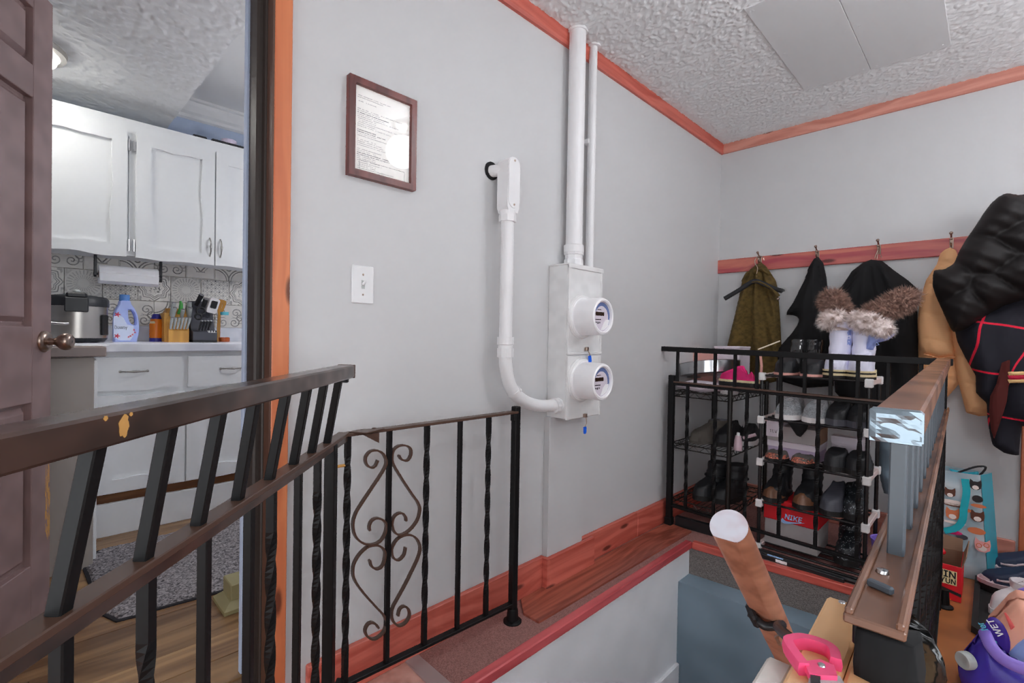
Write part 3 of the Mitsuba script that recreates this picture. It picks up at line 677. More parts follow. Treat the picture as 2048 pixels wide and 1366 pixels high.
q = [(fx0 + w - .004, yp, fz0 + w - .004), (fx1 - w + .004, yp, fz0 + w - .004), (fx1 - w + .004, yp, fz1 - w + .004), (fx0 + w - .004, yp, fz1 - w + .004)]
obj(t + '__page', sheet(*q), 'page', uv=np.array([(0, 0), (1, 0), (1, 1), (0, 1)], float), label='page of small printed text')
obj(t + '__glass', sheet(*[(a, yp - .005, c) for a, b, c in q]), 'pane_glass')
# light switch
t = thing('light_switch', 'white toggle light switch on the grey wall below the frame', 'light switch')
sx0, sx1 = wpt(702, 567)[0], wpt(746, 567)[0]; sz0, sz1 = 1.109, 1.2225; sc = ((sx0 + sx1) / 2, YA, (sz0 + sz1) / 2)
obj(t + '__plate', bx(sx0, sx1, YA - .006, YA, sz0, sz1, .0025), 'switch', 20)
obj(t + '__slot', bx(sc[0] - .0055, sc[0] + .0055, YA - .0068, YA - .005, sc[2] - .0125, sc[2] + .0125), 'grey_plastic')
obj(t + '__toggle', bar((sc[0], YA - .004, sc[2] - .001), (sc[0], YA - .021, sc[2] + .009), .0075, .009, c=.002), 'switch')
for dz in (.030, -.030): obj(t + '__screw', turned([(0, 0), (.0032, 0), (.0028, .0012), (0, .0016)], (sc[0], YA - .006, sc[2] + dz), (0, -1, 0), 14), 'nickel', 30)
# meter box
YB = 1.243
t = thing('meter_box', 'tall white electric meter box on the grey wall with two round meters in it', 'meter box')
X0, X1, ZB0, ZB1, ZS = 1.566, 1.804, .674, 1.317, .943
obj(t + '__cabinet', bx(X0, X1, YB + .006, YA, ZB0 + .004, ZB1, .002), 'box_white')
obj(t + '__top_cap', [bx(X0 - .004, X1 + .004, YB - .006, YA, ZB1 - .0, ZB1 + .007, .002), bx(X0 - .004, X1 + .004, YB - .006, YB - .002, ZB1 - .012, ZB1 + .004)], 'box_white')
for a, b in ((ZS + .004, ZB1 - .01), (ZB0, ZS - .002)):
    obj(t + '__cover', [bx(X0 - .001, X1 + .001, YB, YB + .006, a, b, .0025), bx(X0 - .001, X0 + .018, YB - .003, YB, a, b, .001), bx(X1 - .01, X1 + .001, YB - .003, YB, a, b, .001)], 'box_white')
obj(t + '__cover_lip', bx(X0, X1 + .001, YB - .006, YB + .002, ZS + .002, ZS + .013, .002), 'box_white')
def meter(px, py, label, rows):
    yr = 1.130
    c = A(px, py, y=yr)
    r = .0745
    m = thing('electric_meter', label, 'electric meter', 'meters in the white box')
    o = (c[0], YB, c[2])
    obj(m + '__collar', turned([(0, 0), (.094, 0), (.094, .006), (.089, .012), (.082, .014), (0, .014)], o, (0, -1, 0), 56), 'box_white', 30)
    obj(m + '__body', turned([(0, .0), (.083, .0), (.083, .012), (.078, .018), (.0765, .085), (.0765, .106), (.0735, .1135), (.0665, .1165), (.061, .1135), (.0605, .103), (0, .1)], o, (0, -1, 0), 64), 'meter_white', 30)
    f = turned([(0, .1005), (.0603, .1005), (.0603, .1035), (0, .1035)], o, (0, -1, 0), 56); obj(m + '__dial', f, 'meter_face', 30)
    y = YB - .1037
    P = lambda u, v: (c[0] + u, y, c[2] + v)
    th = np.linspace(math.radians(-35), math.radians(150), 30)
    arc = [(.058 * math.cos(a), .058 * math.sin(a)) for a in th] + [(.047 * math.cos(a), .047 * math.sin(a) - .004) for a in th[::-1]]
    obj(m + '__rim_band', prism(arc, .0008, P(0, 0), (1, 0, 0), (0, 0, 1), (0, -1, 0)), 'meter_rim')
    sw = [(.056 * math.cos(a), .056 * math.sin(a)) for a in np.linspace(math.radians(-95), math.radians(-12), 18)] + [(.03, -.012), (.014, -.026), (.004, -.045)]
    obj(m + '__curve_panel', prism(sw, .0012, P(0, 0), (1, 0, 0), (0, 0, 1), (0, -1, 0)), 'meter_white')
    obj(m + '__lcd', bx(c[0] - .042, c[0] + .016, y - .0012, y, c[2] + .003, c[2] + .018), 'lcd')
    for b in [bx(c[0] - .043, c[0] - .005, y - .0008, y, c[2] - .015, c[2] - .011), bx(c[0] - .030, c[0] - .004, y - .0008, y, c[2] + .026, c[2] + .029)] + [bx(c[0] - .040 + .012 * i, c[0] - .034 + .012 * i, y - .0008, y, c[2] - .028 - .003 * (i % 2), c[2] - .022) for i in range(3)]: obj(m + '__print', b, 'ink')
    return c
c1 = meter(1207, 633, 'upper round white electric meter protruding from the white box', 0)
c2 = meter(1206, 764, 'lower round white electric meter protruding from the white box', 1)
for (px, py), (ax, ay), lb in (((1173, 698), (1179, 718), 'blue plastic seal tag hanging between the two meters'), ((1170, 831), (1169, 860), 'blue plastic seal tag hanging under the bottom edge of the meter box')):
    h, s = A(px, py, y=YB - .006), A(ax, ay, y=YB - .014)
    k = thing('seal_tag', lb, 'seal tag')
    obj(k + '__hasp', [bx(h[0] - .008, h[0] + .008, YB - .014, YB, h[2] - .008, h[2] + .008, .002), tube([h + (0, -.006, -.004), (h + s) / 2 + (.002, -.008, 0), s + (0, 0, .012)], .0018, 8)], 'nickel')
    tg = Polygon([(-.009, .014), (.009, .014), (.009, -.008)] + [(.009 * math.cos(a), -.008 + .009 * math.sin(a)) for a in np.linspace(0, -math.pi, 9)] + [(-.009, -.008)])
    ta = .2 if ay < 800 else 0
    obj(k + '__tag', prism(tg, .004, s, (math.cos(ta), 0, math.sin(ta)), (-math.sin(ta), 0, math.cos(ta)), (0, -1, 0)), 'blue_seal')
# conduits
yc = 1.30
t = thing('conduit', 'thick white conduit pipe rising from the meter box to the ceiling', 'pipe')
cx = (1.602 + 1.70) / 2 + .008; cx = (A(1134, 440, y=yc)[0] + A(1163, 440, y=yc)[0]) / 2; r = .036
zt = ZB1 + .006
obj(t + '__pipe', tube([(cx, yc, zt), (cx, yc, ZC)], r, 32), 'pipe_white', 30)
obj(t + '__collar', turned([(0, .0), (r + .006, 0), (r + .006, .012), (0, .012)], (cx, yc, ZC - .012), (0, 0, 1), 32), 'pipe_white', 30)
obj(t + '__collar', [turned([(0, .062), (r + .008, .062), (r + .008, .092), (r + .003, .095), (0, .095)], (cx, yc, zt), (0, 0, 1), 32), turned([(0, 0), (r + .006, 0), (r + .006, .03), (r + .002, .034), (r + .002, .05), (r + .007, .052), (r + .007, .062), (0, .062)], (cx, yc, zt), (0, 0, 1), 8)], 'pipe_white', 30)
t = thing('conduit', 'thin white conduit pipe rising behind the thick one to the ceiling', 'pipe')
c3 = (A(1176, 300, y=1.318)[0] + A(1190, 300, y=1.318)[0]) / 2
obj(t + '__pipe', tube([(c3, 1.318, zt), (c3, 1.318, ZC)], .0185, 24), 'pipe_white', 30)
obj(t + '__ceiling_flange', turned([(0, 0), (.03, 0), (.03, .008), (0, .008)], (c3, 1.315, ZC - .008), (0, 0, 1), 24), 'pipe_white', 30)
obj(t + '__clip', bx(c3 - .026, c3 + .026, 1.318, YA, 1.9, 1.92, .002), 'pipe_white')
t = thing('conduit', 'bent white conduit pipe running from the elbow fitting down into the meter box', 'pipe')
yb = 1.285
P = [A(1014, 440, y=yb), A(1013, 560, y=yb), A(1012, 690, y=yb), A(1012, 735, y=yb), A(1022, 775, y=yb), A(1045, 800, y=yb), A(1075, 811, y=yb), A(1102, 811, y=yb), (X0 + .006, yb, A(1110, 811, y=yb)[2])]
xm = (P[0][0] + P[1][0] + P[2][0]) / 3
for i in range(3): P[i] = np.array([xm, yb, P[i][2]])
rb = .0245
obj(t + '__pipe', tube(spline([(xm, yb, P[0][2]), (xm, yb, (P[0][2] + P[2][2]) / 2), (xm, yb, P[2][2])] + P[3:], 10), rb, 24), 'pipe_white', 30)
cz_ = A(1012, 690, y=yb)[2]
obj(t + '__coupling', [turned([(0, -.045), (rb + .007, -.045), (rb + .007, -.012), (0, -.012)], (xm, yb, cz_), (0, 0, 1), 10), turned([(0, -.012), (rb + .003, -.012), (rb + .003, 0), (rb + .007, .002), (rb + .007, .03), (0, .03)], (xm, yb, cz_), (0, 0, 1), 24)], 'pipe_white', 30)
obj(t + '__box_connector', [turned([(0, 0), (rb + .008, 0), (rb + .008, .018), (rb + .002, .022), (0, .022)], (X0 - .034, yb, P[-1][2]), (1, 0, 0), 10), turned([(0, 0), (rb + .006, 0), (rb + .006, .014), (0, .014)], (X0 - .012, yb, P[-1][2]), (1, 0, 0), 24)], 'pipe_white', 30)
sq = A(1033, 784, y=yb)
obj(t + '__strap', [turned([(0, -.006), (rb + .003, -.006), (rb + .003, .006), (0, .006)], A(1028, 783, y=yb), (.62, 0, -.78), 24), turned([(0, 0), (.006, 0), (.006, .012), (0, .014)], A(1037, 781, y=yb - .018), (.3, -.9, .2), 10)], 'pipe_white', 30)
# elbow fitting
t = thing('conduit_elbow', 'white elbow fitting with a rounded screwed cover where the pipe leaves the wall', 'pipe fitting')
zt_, zb_ = A(1020, 318, y=yb)[2], A(1020, 428, y=yb)[2]
hw = .031
xe = xm + .004
st = Polygon([(hw * math.cos(a), (zt_ - hw) + hw * math.sin(a)) for a in np.linspace(0, math.pi, 16)] + [(-hw, zb_ + .02), (-hw * .75, zb_), (hw * .75, zb_), (hw, zb_ + .02)])
ex_, ez_ = np.array([0, 1., 0]), np.array([1., 0, 0])
# the cover faces right and a little to the room
ca = math.radians(38); nv = np.array([.02, -1, 0]); nv /= np.linalg.norm(nv); sv = np.cross(nv, (0, 0, 1)); sv = sv if sv[0] > 0 else -sv
cen_ = np.array([xe, yb, 0])
obj(t + '__body', [place(trimesh.creation.extrude_polygon(st, .055, engine='earcut'), cen_ - nv * .03, sv, (0, 0, 1), nv)], 'pipe_white')
cv = Polygon([(hw * .94 * math.cos(a), (zt_ - hw) + hw * .94 * math.sin(a)) for a in np.linspace(0, math.pi, 16)] + [(hw * .94 * math.cos(a), zb_ + .045 + hw * .94 * math.sin(a)) for a in np.linspace(math.pi, 2 * math.pi, 16)])
obj(t + '__cover', place(trimesh.creation.extrude_polygon(cv, .004, engine='earcut'), cen_ + nv * .025, sv, (0, 0, 1), nv), 'pipe_white')
for zz in (zt_ - .014, zb_ + .028): obj(t + '__screw', turned([(0, 0), (.0042, 0), (.0036, .002), (0, .0028)], cen_ + nv * .029 + (0, 0, zz), nv, 12), 'nickel', 30)
obj(t + '__nut', [turned([(0, -.032), (rb + .008, -.032), (rb + .008, -.008), (0, -.008)], (xm, yb, zb_), (0, 0, 1), 8), turned([(0, -.008), (rb + .006, -.008), (rb + .006, .008), (0, .008)], (xm, yb, zb_), (0, 0, 1), 24)], 'pipe_white', 30)
wz = A(998, 345, y=1.34)[2]
obj(t + '__wall_stub', tube([(xe - .002, yb, wz), (xe - .03, YA + .01, wz)], .022, 20), 'pipe_white', 30)
obj('wall_hole', turned([(0, 0), (.034, 0), (.034, .002), (0, .002)], (xe - .03, YA - .0005, wz), (0, -1, 0), 20), 'black_cloth', label='dark rough hole in the wall around the elbow stub', category='hole')

# ceiling hatch: two painted panels side by side
hp = [A(px, py, z=ZC - .004) for px, py in ((1488, 18), (1608, 180), (1902, 87))]
hx0, hx1, hy0, hy1 = hp[0][0], hp[1][0], hp[2][1], hp[0][1]; hm = A(1741, 137, z=ZC - .004)[1]
t = thing('ceiling_hatch', 'flat painted two-panel hatch cover on the textured ceiling', 'ceiling hatch')
for a, b in ((hm + .0008, hy1), (hy0, hm - .0008)):
    p = obj(t + '__panel', bx(hx0, hx1, a, b, ZC - .007, ZC + .004, .0015), 'hatch_paint')
    for sx in (hx0 + .03, (hx0 + hx1) / 2, hx1 - .03):
        for sy in (a + .025, b - .025):
            obj(p + '__screw', turned([(0, 0), (.005, 0), (.004, .0015), (0, .002)], (sx, sy, ZC - .0068), (0, 0, -1), 10), 'hatch_paint', 30)

# loose plank on the ledge
q = [A(px, py, z=ZF + .009) for px, py in ((1042, 1198), (1047, 1226), (1078, 1243), (1383, 1062), (1334, 1044))]
obj('loose_plank', prism([(p[0], p[1]) for p in q], .009, (0, 0, ZF + .0005)), 'mahogany', label='loose reddish brown laminate plank lying on the ledge carpet', category='plank')

# ================================================================ brown door
DH = np.array([XD + .006, 1.462, 0]); 
DA = math.radians(62); dd = np.array([math.cos(DA), math.sin(DA), 0]); dn = np.array([dd[1], -dd[0], 0]); DT = .036
def dp(px, py, off=0.):
    k = A(px, py, d=1.) - CAM; o = DH + dn * off - CAM; q = CAM + k * ((o @ dn) / (k @ dn)); return (q - DH) @ dd, q[2]
DW = dp(103, 600)[0]
s_in = dp(62, 1130)[0]; ST = DW - s_in
zp = [dp(62, y)[1] for y in (126, 192, 653, 806, 1132)]
t = thing('door_1', 'brown painted panelled door standing open into the kitchen', 'door', kind=S)
def dbox(u0, u1, z0, z1, a, b, c=.002): return place(bx(u0, u1, a, b, z0, z1, c), DH, dd, dn, (0, 0, 1)) if False else place(bx(u0, u1, a, b, z0, z1, c), DH, dd, dn, np.array([0, 0, 1.]))
ztop_d = 2.045; zbot = KF + .006
rails = [(zbot, zp[4]), (zp[3], zp[2]), (zp[1], zp[0]), (zp[0] + .17, ztop_d)]
mid_u = DW / 2
fr_ = [dbox(0, ST, zbot, ztop_d, -DT, 0), dbox(s_in, DW, zbot, ztop_d, -DT, 0)] + [dbox(ST - .001, s_in + .001, a, b, -DT, -.0003) for a, b in rails] + [dbox(mid_u - ST / 2, mid_u + ST / 2, zbot, ztop_d, -DT, -.0006)]
obj(t + '__frame', fr_, 'door_brown')
for a, b in ((rails[0][1], rails[1][0]), (rails[1][1], rails[2][0]), (rails[2][1], rails[3][0])):
    for u0_, u1_ in ((ST, mid_u - ST / 2), (mid_u + ST / 2, s_in)):
        e_ = .028
        base = dbox(u0_ - .002, u1_ + .002, a - .002, b + .002, -DT + .006, -.020, 0)
        rings = [[(u0_ + k, z, v) for k, z, v in ()] for _ in ()]
        def ring(k, v): return [DH + dd * u + dn * v + (0, 0, z) for u, z in ((u0_ + k, a + k), (u1_ - k, a + k), (u1_ - k, b - k), (u0_ + k, b - k))]
        obj(t + '__panel', [base, loft([ring(.002, -.020), ring(.013, -.0205), ring(e_, -.005), ring(e_ + .003, -.0045)])], 'door_brown')
ku, kz = dp(88, 683)
ko = DH + dd * ku + (0, 0, kz)
obj(t + '__knob_rosette', turned([(0, 0), (.0335, 0), (.0335, .003), (.031, .008), (.024, .012), (.016, .014), (0, .014)], ko, dn, 40), 'nickel', 40)
obj(t + '__knob', turned([(.012, .012), (.0105, .026), (.0125, .032), (.0185, .038), (.0245, .046), (.0272, .055), (.0262, .063), (.0225, .069), (.0175, .0715), (.0165, .0705), (.0155, .0715), (.006, .0722), (0, .0722)], ko, dn, 40), 'nickel', 45)
obj(t + '__keyhole', [place(bx(-.0012, .0012, -.0045, .0045, 0, .0006), ko + dn * .072, dd, np.array([0, 0, 1.]), dn)], 'black_print')
obj(t + '__latch_plate', place(bx(-.0008, .0012, -DT + .006, -.006, kz - .028, kz + .028), DH + dd * DW, dd, dn, np.array([0, 0, 1.])), 'nickel')
u_, z_ = dp(90, 1010)
ch = []
r3 = np.random.default_rng(8)
for i in range(46):
    u = DW - .004 - r3.random() * .022; z = z_ - .11 + .24 * r3.random() ; l = .006 + .02 * r3.random(); w_ = .0006 + .0012 * r3.random()
    ch.append(place(bx(u - w_, u + w_, 0, .0004, z - l, z + l), DH, dd, dn, np.array([0, 0, 1.])))
obj(t + '__worn_paint', ch, 'chip', label='scratches of bare tan wood along the edge')

# ================================================================ kitchen furniture
YT = 2.958; YU = KY - .33; CT = .952
def wavy_rect(x0, x1, z0, z1, amp=.004, sides='tblr', seed=0):
    g = np.random.default_rng(seed); P = []
    def edge(a, b, on, nx, nz):
        n = 14
        ph = g.random() * 6; am = amp * (.7 + .6 * g.random())
        for i in range(n):
            t = i / n; k = am * (math.sin(t * 11 + ph) * .6 + math.sin(t * 5 + 2 * ph)) * math.sin(math.pi * t) if on else 0
            P.append((a[0] + (b[0] - a[0]) * t + nx * k, a[1] + (b[1] - a[1]) * t + nz * k))
    edge((x0, z0), (x1, z0), 'b' in sides, 0, 1); edge((x1, z0), (x1, z1), 'r' in sides, 1, 0)
    edge((x1, z1), (x0, z1), 't' in sides, 0, 1); edge((x0, z1), (x0, z0), 'l' in sides, 1, 0)
    return P
def onY(m, y): return place(m, (0, y, 0), (1, 0, 0), (0, 0, 1), (0, -1, 0))
def exY(poly, h, y): return onY(trimesh.creation.extrude_polygon(poly.buffer(0), h, engine='earcut'), y)
def cab_door(root, x0, x1, z0, z1, y, seed, outer='', hinge=None, handle=None):
    d = obj(root + '__door', [exY(Polygon(wavy_rect(x0, x1, z0, z1, .0045, outer, seed), [wavy_rect(x0 + .062, x1 - .062, z0 + .062, z1 - .065, .0045, 'tblr', seed + 7)]), .024, y),
                             exY(Polygon(wavy_rect(x0 + .02, x1 - .02, z0 + .02, z1 - .02)), .009, y)], 'cab_white')
    if hinge is not None:
        for z in (z1 - .075, z0 + .06):
            obj(d + '__hinge', [bx(hinge - .007, hinge + .007, y - .021, y, z - .026, z + .026, .002), turned([(0, -.03), (.004, -.03), (.004, .03), (0, .03)], (hinge, y - .02, z), (0, 0, 1), 10)], 'steel')
    if handle is not None: pull(d, handle[0], y - .02, handle[1], False)
    return d
def pull(d, x, y, z, horiz=True, L=.1):
    t = np.linspace(-1, 1, 21); o = -.026 * (1 - np.abs(t) ** 3.2) - .002
    P = [(x + a * L / 2, y + b, z) if horiz else (x, y + b, z + a * L / 2) for a, b in zip(t, o)]
    m = [tube(P, .0042, 10, scale=1 + .55 * np.exp(-(t / .28) ** 2) - .15)]
    for s in (-1, 1): m.append(turned([(0, 0), (.0065, 0), (.005, .004), (0, .005)], (x + s * L / 2, y, z) if horiz else (x, y, z + s * L / 2), (0, -1, 0), 12))
    obj(d + '__handle', m, 'pull_metal', 40, label='brushed metal bow handle')
t = thing('wall_cabinet', 'white painted wall cabinet over the kitchen counter with wavy-edged doors', 'cabinet')
zu0, zu1 = 1.402, 2.107
obj(t + '__body', [bx(-.45, 1.35, YU + .018, KY, zu0 + .012, zu1), exY(Polygon([(-.45, zu0), (1.35, zu0), (1.35, zu1), (-.45, zu1)], [[(.356, 1.445), (.362, 1.445), (.362, 2.02), (.356, 2.02)]]), .018, YU + .018)], 'cab_white')
xa, xb_, xc, xd = A(253, 380, y=YU)[0], A(271, 380, y=YU)[0], A(427, 440, y=YU)[0], A(429.6, 440, y=YU)[0]
dz0, dz1 = A(340, 524, y=YU)[2] + .003, A(262, 268, y=YU)[2] + .012
cab_door(t, xa - .365, xa, dz0, dz1, YU, 1, 'b', xa + .008, None)
cab_door(t, xb_, xc, dz0, dz1, YU, 2, 'b', xb_ - .008, (xc - .022, dz0 + .10))
cab_door(t, xd, xd + .36, dz0, dz1, YU, 3, 'b', None, (xd + .024, dz0 + .10))
t = thing('base_cabinet', 'white painted base cabinet with drawers below the marble counter', 'cabinet')
obj(t + '__body', [bx(.19, 1.5, YT, KY, .235, .912)], 'cab_white')
obj(t + '__toe_kick', bx(.19, 1.5, YT + .03, KY, .15, .236), 'toe_wood')
obj(t + '__plinth_board', bx(.19, 1.5, YT - .004, YT + .02, KF, .19, .002), 'cab_white')
dr_ = [A(190, 715, y=YT)[0], A(362, 740, y=YT)[0], A(375, 740, y=YT)[0]]
for i, (a, b) in enumerate(((dr_[0], dr_[1]), (dr_[2], dr_[2] + .34))):
    w_ = obj(t + '__drawer', exY(Polygon(wavy_rect(a, b, .728, .886, .005, 'b', 21 + i)), .02, YT), 'cab_white')
    hx = A(267, 742, y=YT)[0] if i == 0 else A(461, 738, y=YT)[0]
    pull(w_, hx, YT - .02, A(267, 742, y=YT)[2], True, .105)
dx_ = A(369, 900, y=YT)[0]
cab_door(t, dr_[0], dx_ - .004, .243, .705, YT, 31, 'tb', None, None)
cab_door(t, dx_ + .004, dx_ + .37, .243, .705, YT, 32, 'tb', None, None)
obj('counter', [bx(-.62, 1.5, YT - .05, KY, .912, CT, .003)], 'counter', label='white marble-look worktop along the kitchen back wall', category='worktop')
zs = A(470, 656, y=KY)[2]
obj('counter_upstand', bx(-.62, 1.5, KY - .012, KY + .012, CT, zs, .002), 'counter', label='marble-look upstand between worktop and patterned tiles', category='upstand')
pc = A(186, 1134, z=KF); pe = A(213, 700, y=2.582)
t = thing('peninsula', 'grey-brown counter end cabinet beside the open brown door', 'cabinet')
obj(t + '__end_panel', bx(-.62, pc[0], pc[1], pc[1] + .02, KF, A(180, 715, y=pc[1])[2], .002), 'peninsula')
obj(t + '__body', bx(-.62, pc[0] - .002, pc[1] + .02, YT, KF, .905), 'cab_white')
obj(t + '__side_stile', bx(pc[0] - .004, pc[0] + .012, pc[1] + .03, pc[1] + .075, KF + .02, .89, .002), 'cab_white')
obj(t + '__worktop', bx(-.62, pe[0], 2.582, YT - .05, A(160, 714, y=2.582)[2], A(160, 694, y=2.582)[2], .003), 'pen_edge')

# backsplash tiles
INK, BASE = 'lin("6e6a66")', None
ci, cb, cl = lin('47423f'), lin('dcd8d0'), lin('efece4')
def motif(f):
    def fn(p, n, uv):
        u, v = uv[0] * 2 - 1, uv[1] * 2 - 1
        wear = mikit.fbm(p[0] * 30, p[2] * 30, 3., 2)
        k = f(u, v); base = mikit.mix(cb, cl, wear)
        return mikit.mix(base, mi.Color3f(ci), k * (.55 + .45 * wear))
    return fn
def bandf(x, c, w): return mikit.smoothstep(w, w * .5, dr.abs(x - c))
def m_sun(u, v):
    r, th = dr.sqrt(u * u + v * v), dr.atan2(v, u)
    pet = mikit.smoothstep(.2, .9, dr.cos(th * 26)) * dr.select((r > .3) & (r < .55), .5, 0.) + mikit.smoothstep(.0, .9, dr.cos(th * 26 + 3.1)) * dr.select((r > .6) & (r < .9), .45, 0.)
    return pet + dr.select(r > 1.0, .5 * mikit.noise(u * 9, v * 9), 0.) + .22
def m_dia(u, v):
    a, b = (u + v) * 1.75, (u - v) * 1.75
    fa, fb_ = dr.abs(a - dr.round(a)), dr.abs(b - dr.round(b))
    ln = dr.maximum(mikit.smoothstep(.1, .06, dr.abs(fa - .2)), mikit.smoothstep(.1, .06, dr.abs(fb_ - .2))) * .45
    return dr.maximum(ln, dr.select((fa > .36) & (fb_ > .36), 1., 0.) )
def m_star(u, v):
    r, th = dr.sqrt(u * u + v * v), dr.atan2(v, u)
    k = th * 4 / math.pi; k = dr.abs(k - dr.round(k)) * 2
    q = r * (1 + .22 * k)
    o = dr.maximum(dr.maximum(bandf(q, .95, .05), bandf(q, .78, .05) * .8), bandf(q, .66, .03))
    dots = dr.select(q < .45, mikit.smoothstep(.5, .8, mikit.noise(u * 14, v * 14)), 0.)
    cor = dr.select(q > 1.1, mikit.smoothstep(.4, .7, mikit.noise(u * 7, v * 7)) * .7, 0.)
    return o + dots + cor
def m_flower(u, v):
    o = mi.Float(0)
    for cx_, cy_ in ((1, 1), (1, -1), (-1, 1), (-1, -1)):
        o = dr.maximum(o, bandf(dr.sqrt(dr.square(u - cx_) + dr.square(v - cy_)), 1.02, .06))
        o = dr.maximum(o, bandf(dr.sqrt(dr.square(u - cx_) + dr.square(v - cy_)), .84, .05))
    r = dr.sqrt(u * u + v * v)
    return dr.maximum(o, bandf(r, .17, .06))
def m_scroll(u, v):
    a = dr.abs(u); o = mi.Float(0)
    for cx_, cy_, k, ph in ((.55, .35, 1., 0.), (.42, -.45, -1., 1.), (.85, -.1, 1., 2.)):
        x, y = a - cx_, v - cy_; r, th = dr.sqrt(x * x + y * y), dr.atan2(y, x)
        s = r * 4.2 + k * th / (2 * math.pi) + ph; s = s - dr.floor(s)
        o = dr.maximum(o, mikit.smoothstep(.2, .12, dr.abs(s - .5)) * dr.select(r < .42, .8, 0.))
    lf = dr.select((dr.abs(u) < .22 - .2 * dr.abs(v + .2)) & (v > -.6) & (v < .5), -.4, 0.)
    return dr.maximum(o + lf, 0) + .12
def m_chev(u, v):
    a = dr.abs(u) - (v + .3) * .8
    return dr.maximum(bandf(a, .1, .07), bandf(a, .32, .05) * .6) * dr.select(v > -.4, 1., 0.) + bandf(v, -.45, .05) * dr.select(dr.abs(u) < .3, .8, 0.) + bandf(dr.maximum(dr.abs(u), dr.abs(v)), .93, .03) * .4
for nme, f in (('sun', m_sun), ('dia', m_dia), ('star', m_star), ('flower', m_flower), ('scroll', m_scroll), ('chev', m_chev)): M('tile_' + nme, motif(f), .3)
obj('wall_backsplash', bx(-.6, 1.5, KY + .004, KY + .013, zs - .002, 1.55), 'lining_grey', kind=S, label='grouted wall behind the patterned tiles', category='wall')
zr1, zr2 = A(341, 553, y=KY)[2], (A(225, 599, y=KY)[2] + A(308, 602, y=KY)[2]) / 2
ts_ = .157
xB = A(205, 570, y=KY)[0]; xA_ = A(240, 540, y=KY)[0]; xC = A(308, 620, y=KY)[0]
def tile(x0, x1, z0, z1, mat, full):
    y0, y1, e_ = KY + .004, KY - .004, .0016
    v = np.array([(x, y1, z) for x, z in ((x0 + e_, z0 + e_), (x1 - e_, z0 + e_), (x1 - e_, z1 - e_), (x0 + e_, z1 - e_))] + [(x, y0, z) for x, z in ((x0 + e_ / 3, z0), (x1 - e_ / 3, z0), (x1, z1), (x0, z1))])
    f = [(0, 1, 2), (0, 2, 3)] + [q for i in range(4) for q in ((i, 4 + i, 4 + (i + 1) % 4), (i, 4 + (i + 1) % 4, (i + 1) % 4))]
    uv = np.c_[(v[:, 0] - x0) / ts_, (v[:, 2] - full) / ts_]
    scene[num('wall_backsplash__tile')] = PLY(trimesh.Trimesh(v, f, process=False), 'tile_' + mat, uv=np.clip(uv, 0, 1))
seqB, seqA, seqC = ['star', 'sun', 'dia'], ['scroll', 'chev', 'flower'], ['scroll', 'flower', 'sun']
for i in range(-3, 6):
    x = xB + i * ts_; tile(x, x + ts_, zr2, zr1, ['dia', 'star', 'sun'][i % 3], zr2)
    x = xA_ + i * ts_; tile(x, x + ts_, zr1, zr1 + ts_, ['flower', 'scroll', 'chev'][i % 3], zr1)
    x = xC + i * ts_; tile(x, x + ts_, zs, zr2, ['flower', 'scroll', 'scroll'][i % 3], zr2 - ts_)

# rug, plinth corner
rg = [A(px, py, z=KF + .012) for px, py in ((171, 1134), (184, 1112), (198, 1099), (265, 1084), (375, 1057), (472, 1036), (640, 1000), (700, 1100), (472, 1170), (314, 1213), (271, 1227), (236, 1236), (206, 1222))]
rp = [(p[0], p[1]) for p in rg]
sh = pillow(rp, .012, .01, .012, lambda u, v: .006 * (meshkit.noise(np.c_[u * 160, v * 160, u * 0], 3) - .3), .001)
t = thing('rug', 'grey shaggy rug with a dark bound edge on the kitchen floor', 'rug')
obj(t + '__pile', place(sh, (0, 0, KF + .002), (1, 0, 0), (0, 1, 0), (0, 0, 1)), 'rug', False)
obj(t + '__binding', prism(Polygon(rp).buffer(.008), .006, (0, 0, KF + .0005)), 'rug_edge')
t = thing('plinth', 'pale gold moulded plinth corner on the kitchen floor by the door jamb', 'plinth')
q = A(452, 1228, z=KF)
obj(t + '__block', bx(q[0] + .018, q[0] + .2, q[1] + .012, q[1] + .11, KF + .02, KF + .088, .003), 'gold_moulding')
obj(t + '__base_moulding', loft([[(q[0] - .01, q[1] - .018, KF + .001), (q[0] + .22, q[1] - .018, KF + .001), (q[0] + .22, q[1] + .13, KF + .001), (q[0] - .01, q[1] + .13, KF + .001)], [(q[0] - .01, q[1] - .018, KF + .014), (q[0] + .22, q[1] - .018, KF + .014), (q[0] + .22, q[1] + .13, KF + .014), (q[0] - .01, q[1] + .13, KF + .014)], [(q[0] + .014, q[1] + .008, KF + .034), (q[0] + .2, q[1] + .008, KF + .034), (q[0] + .2, q[1] + .105, KF + .034), (q[0] + .014, q[1] + .105, KF + .034)]]), 'gold_moulding')

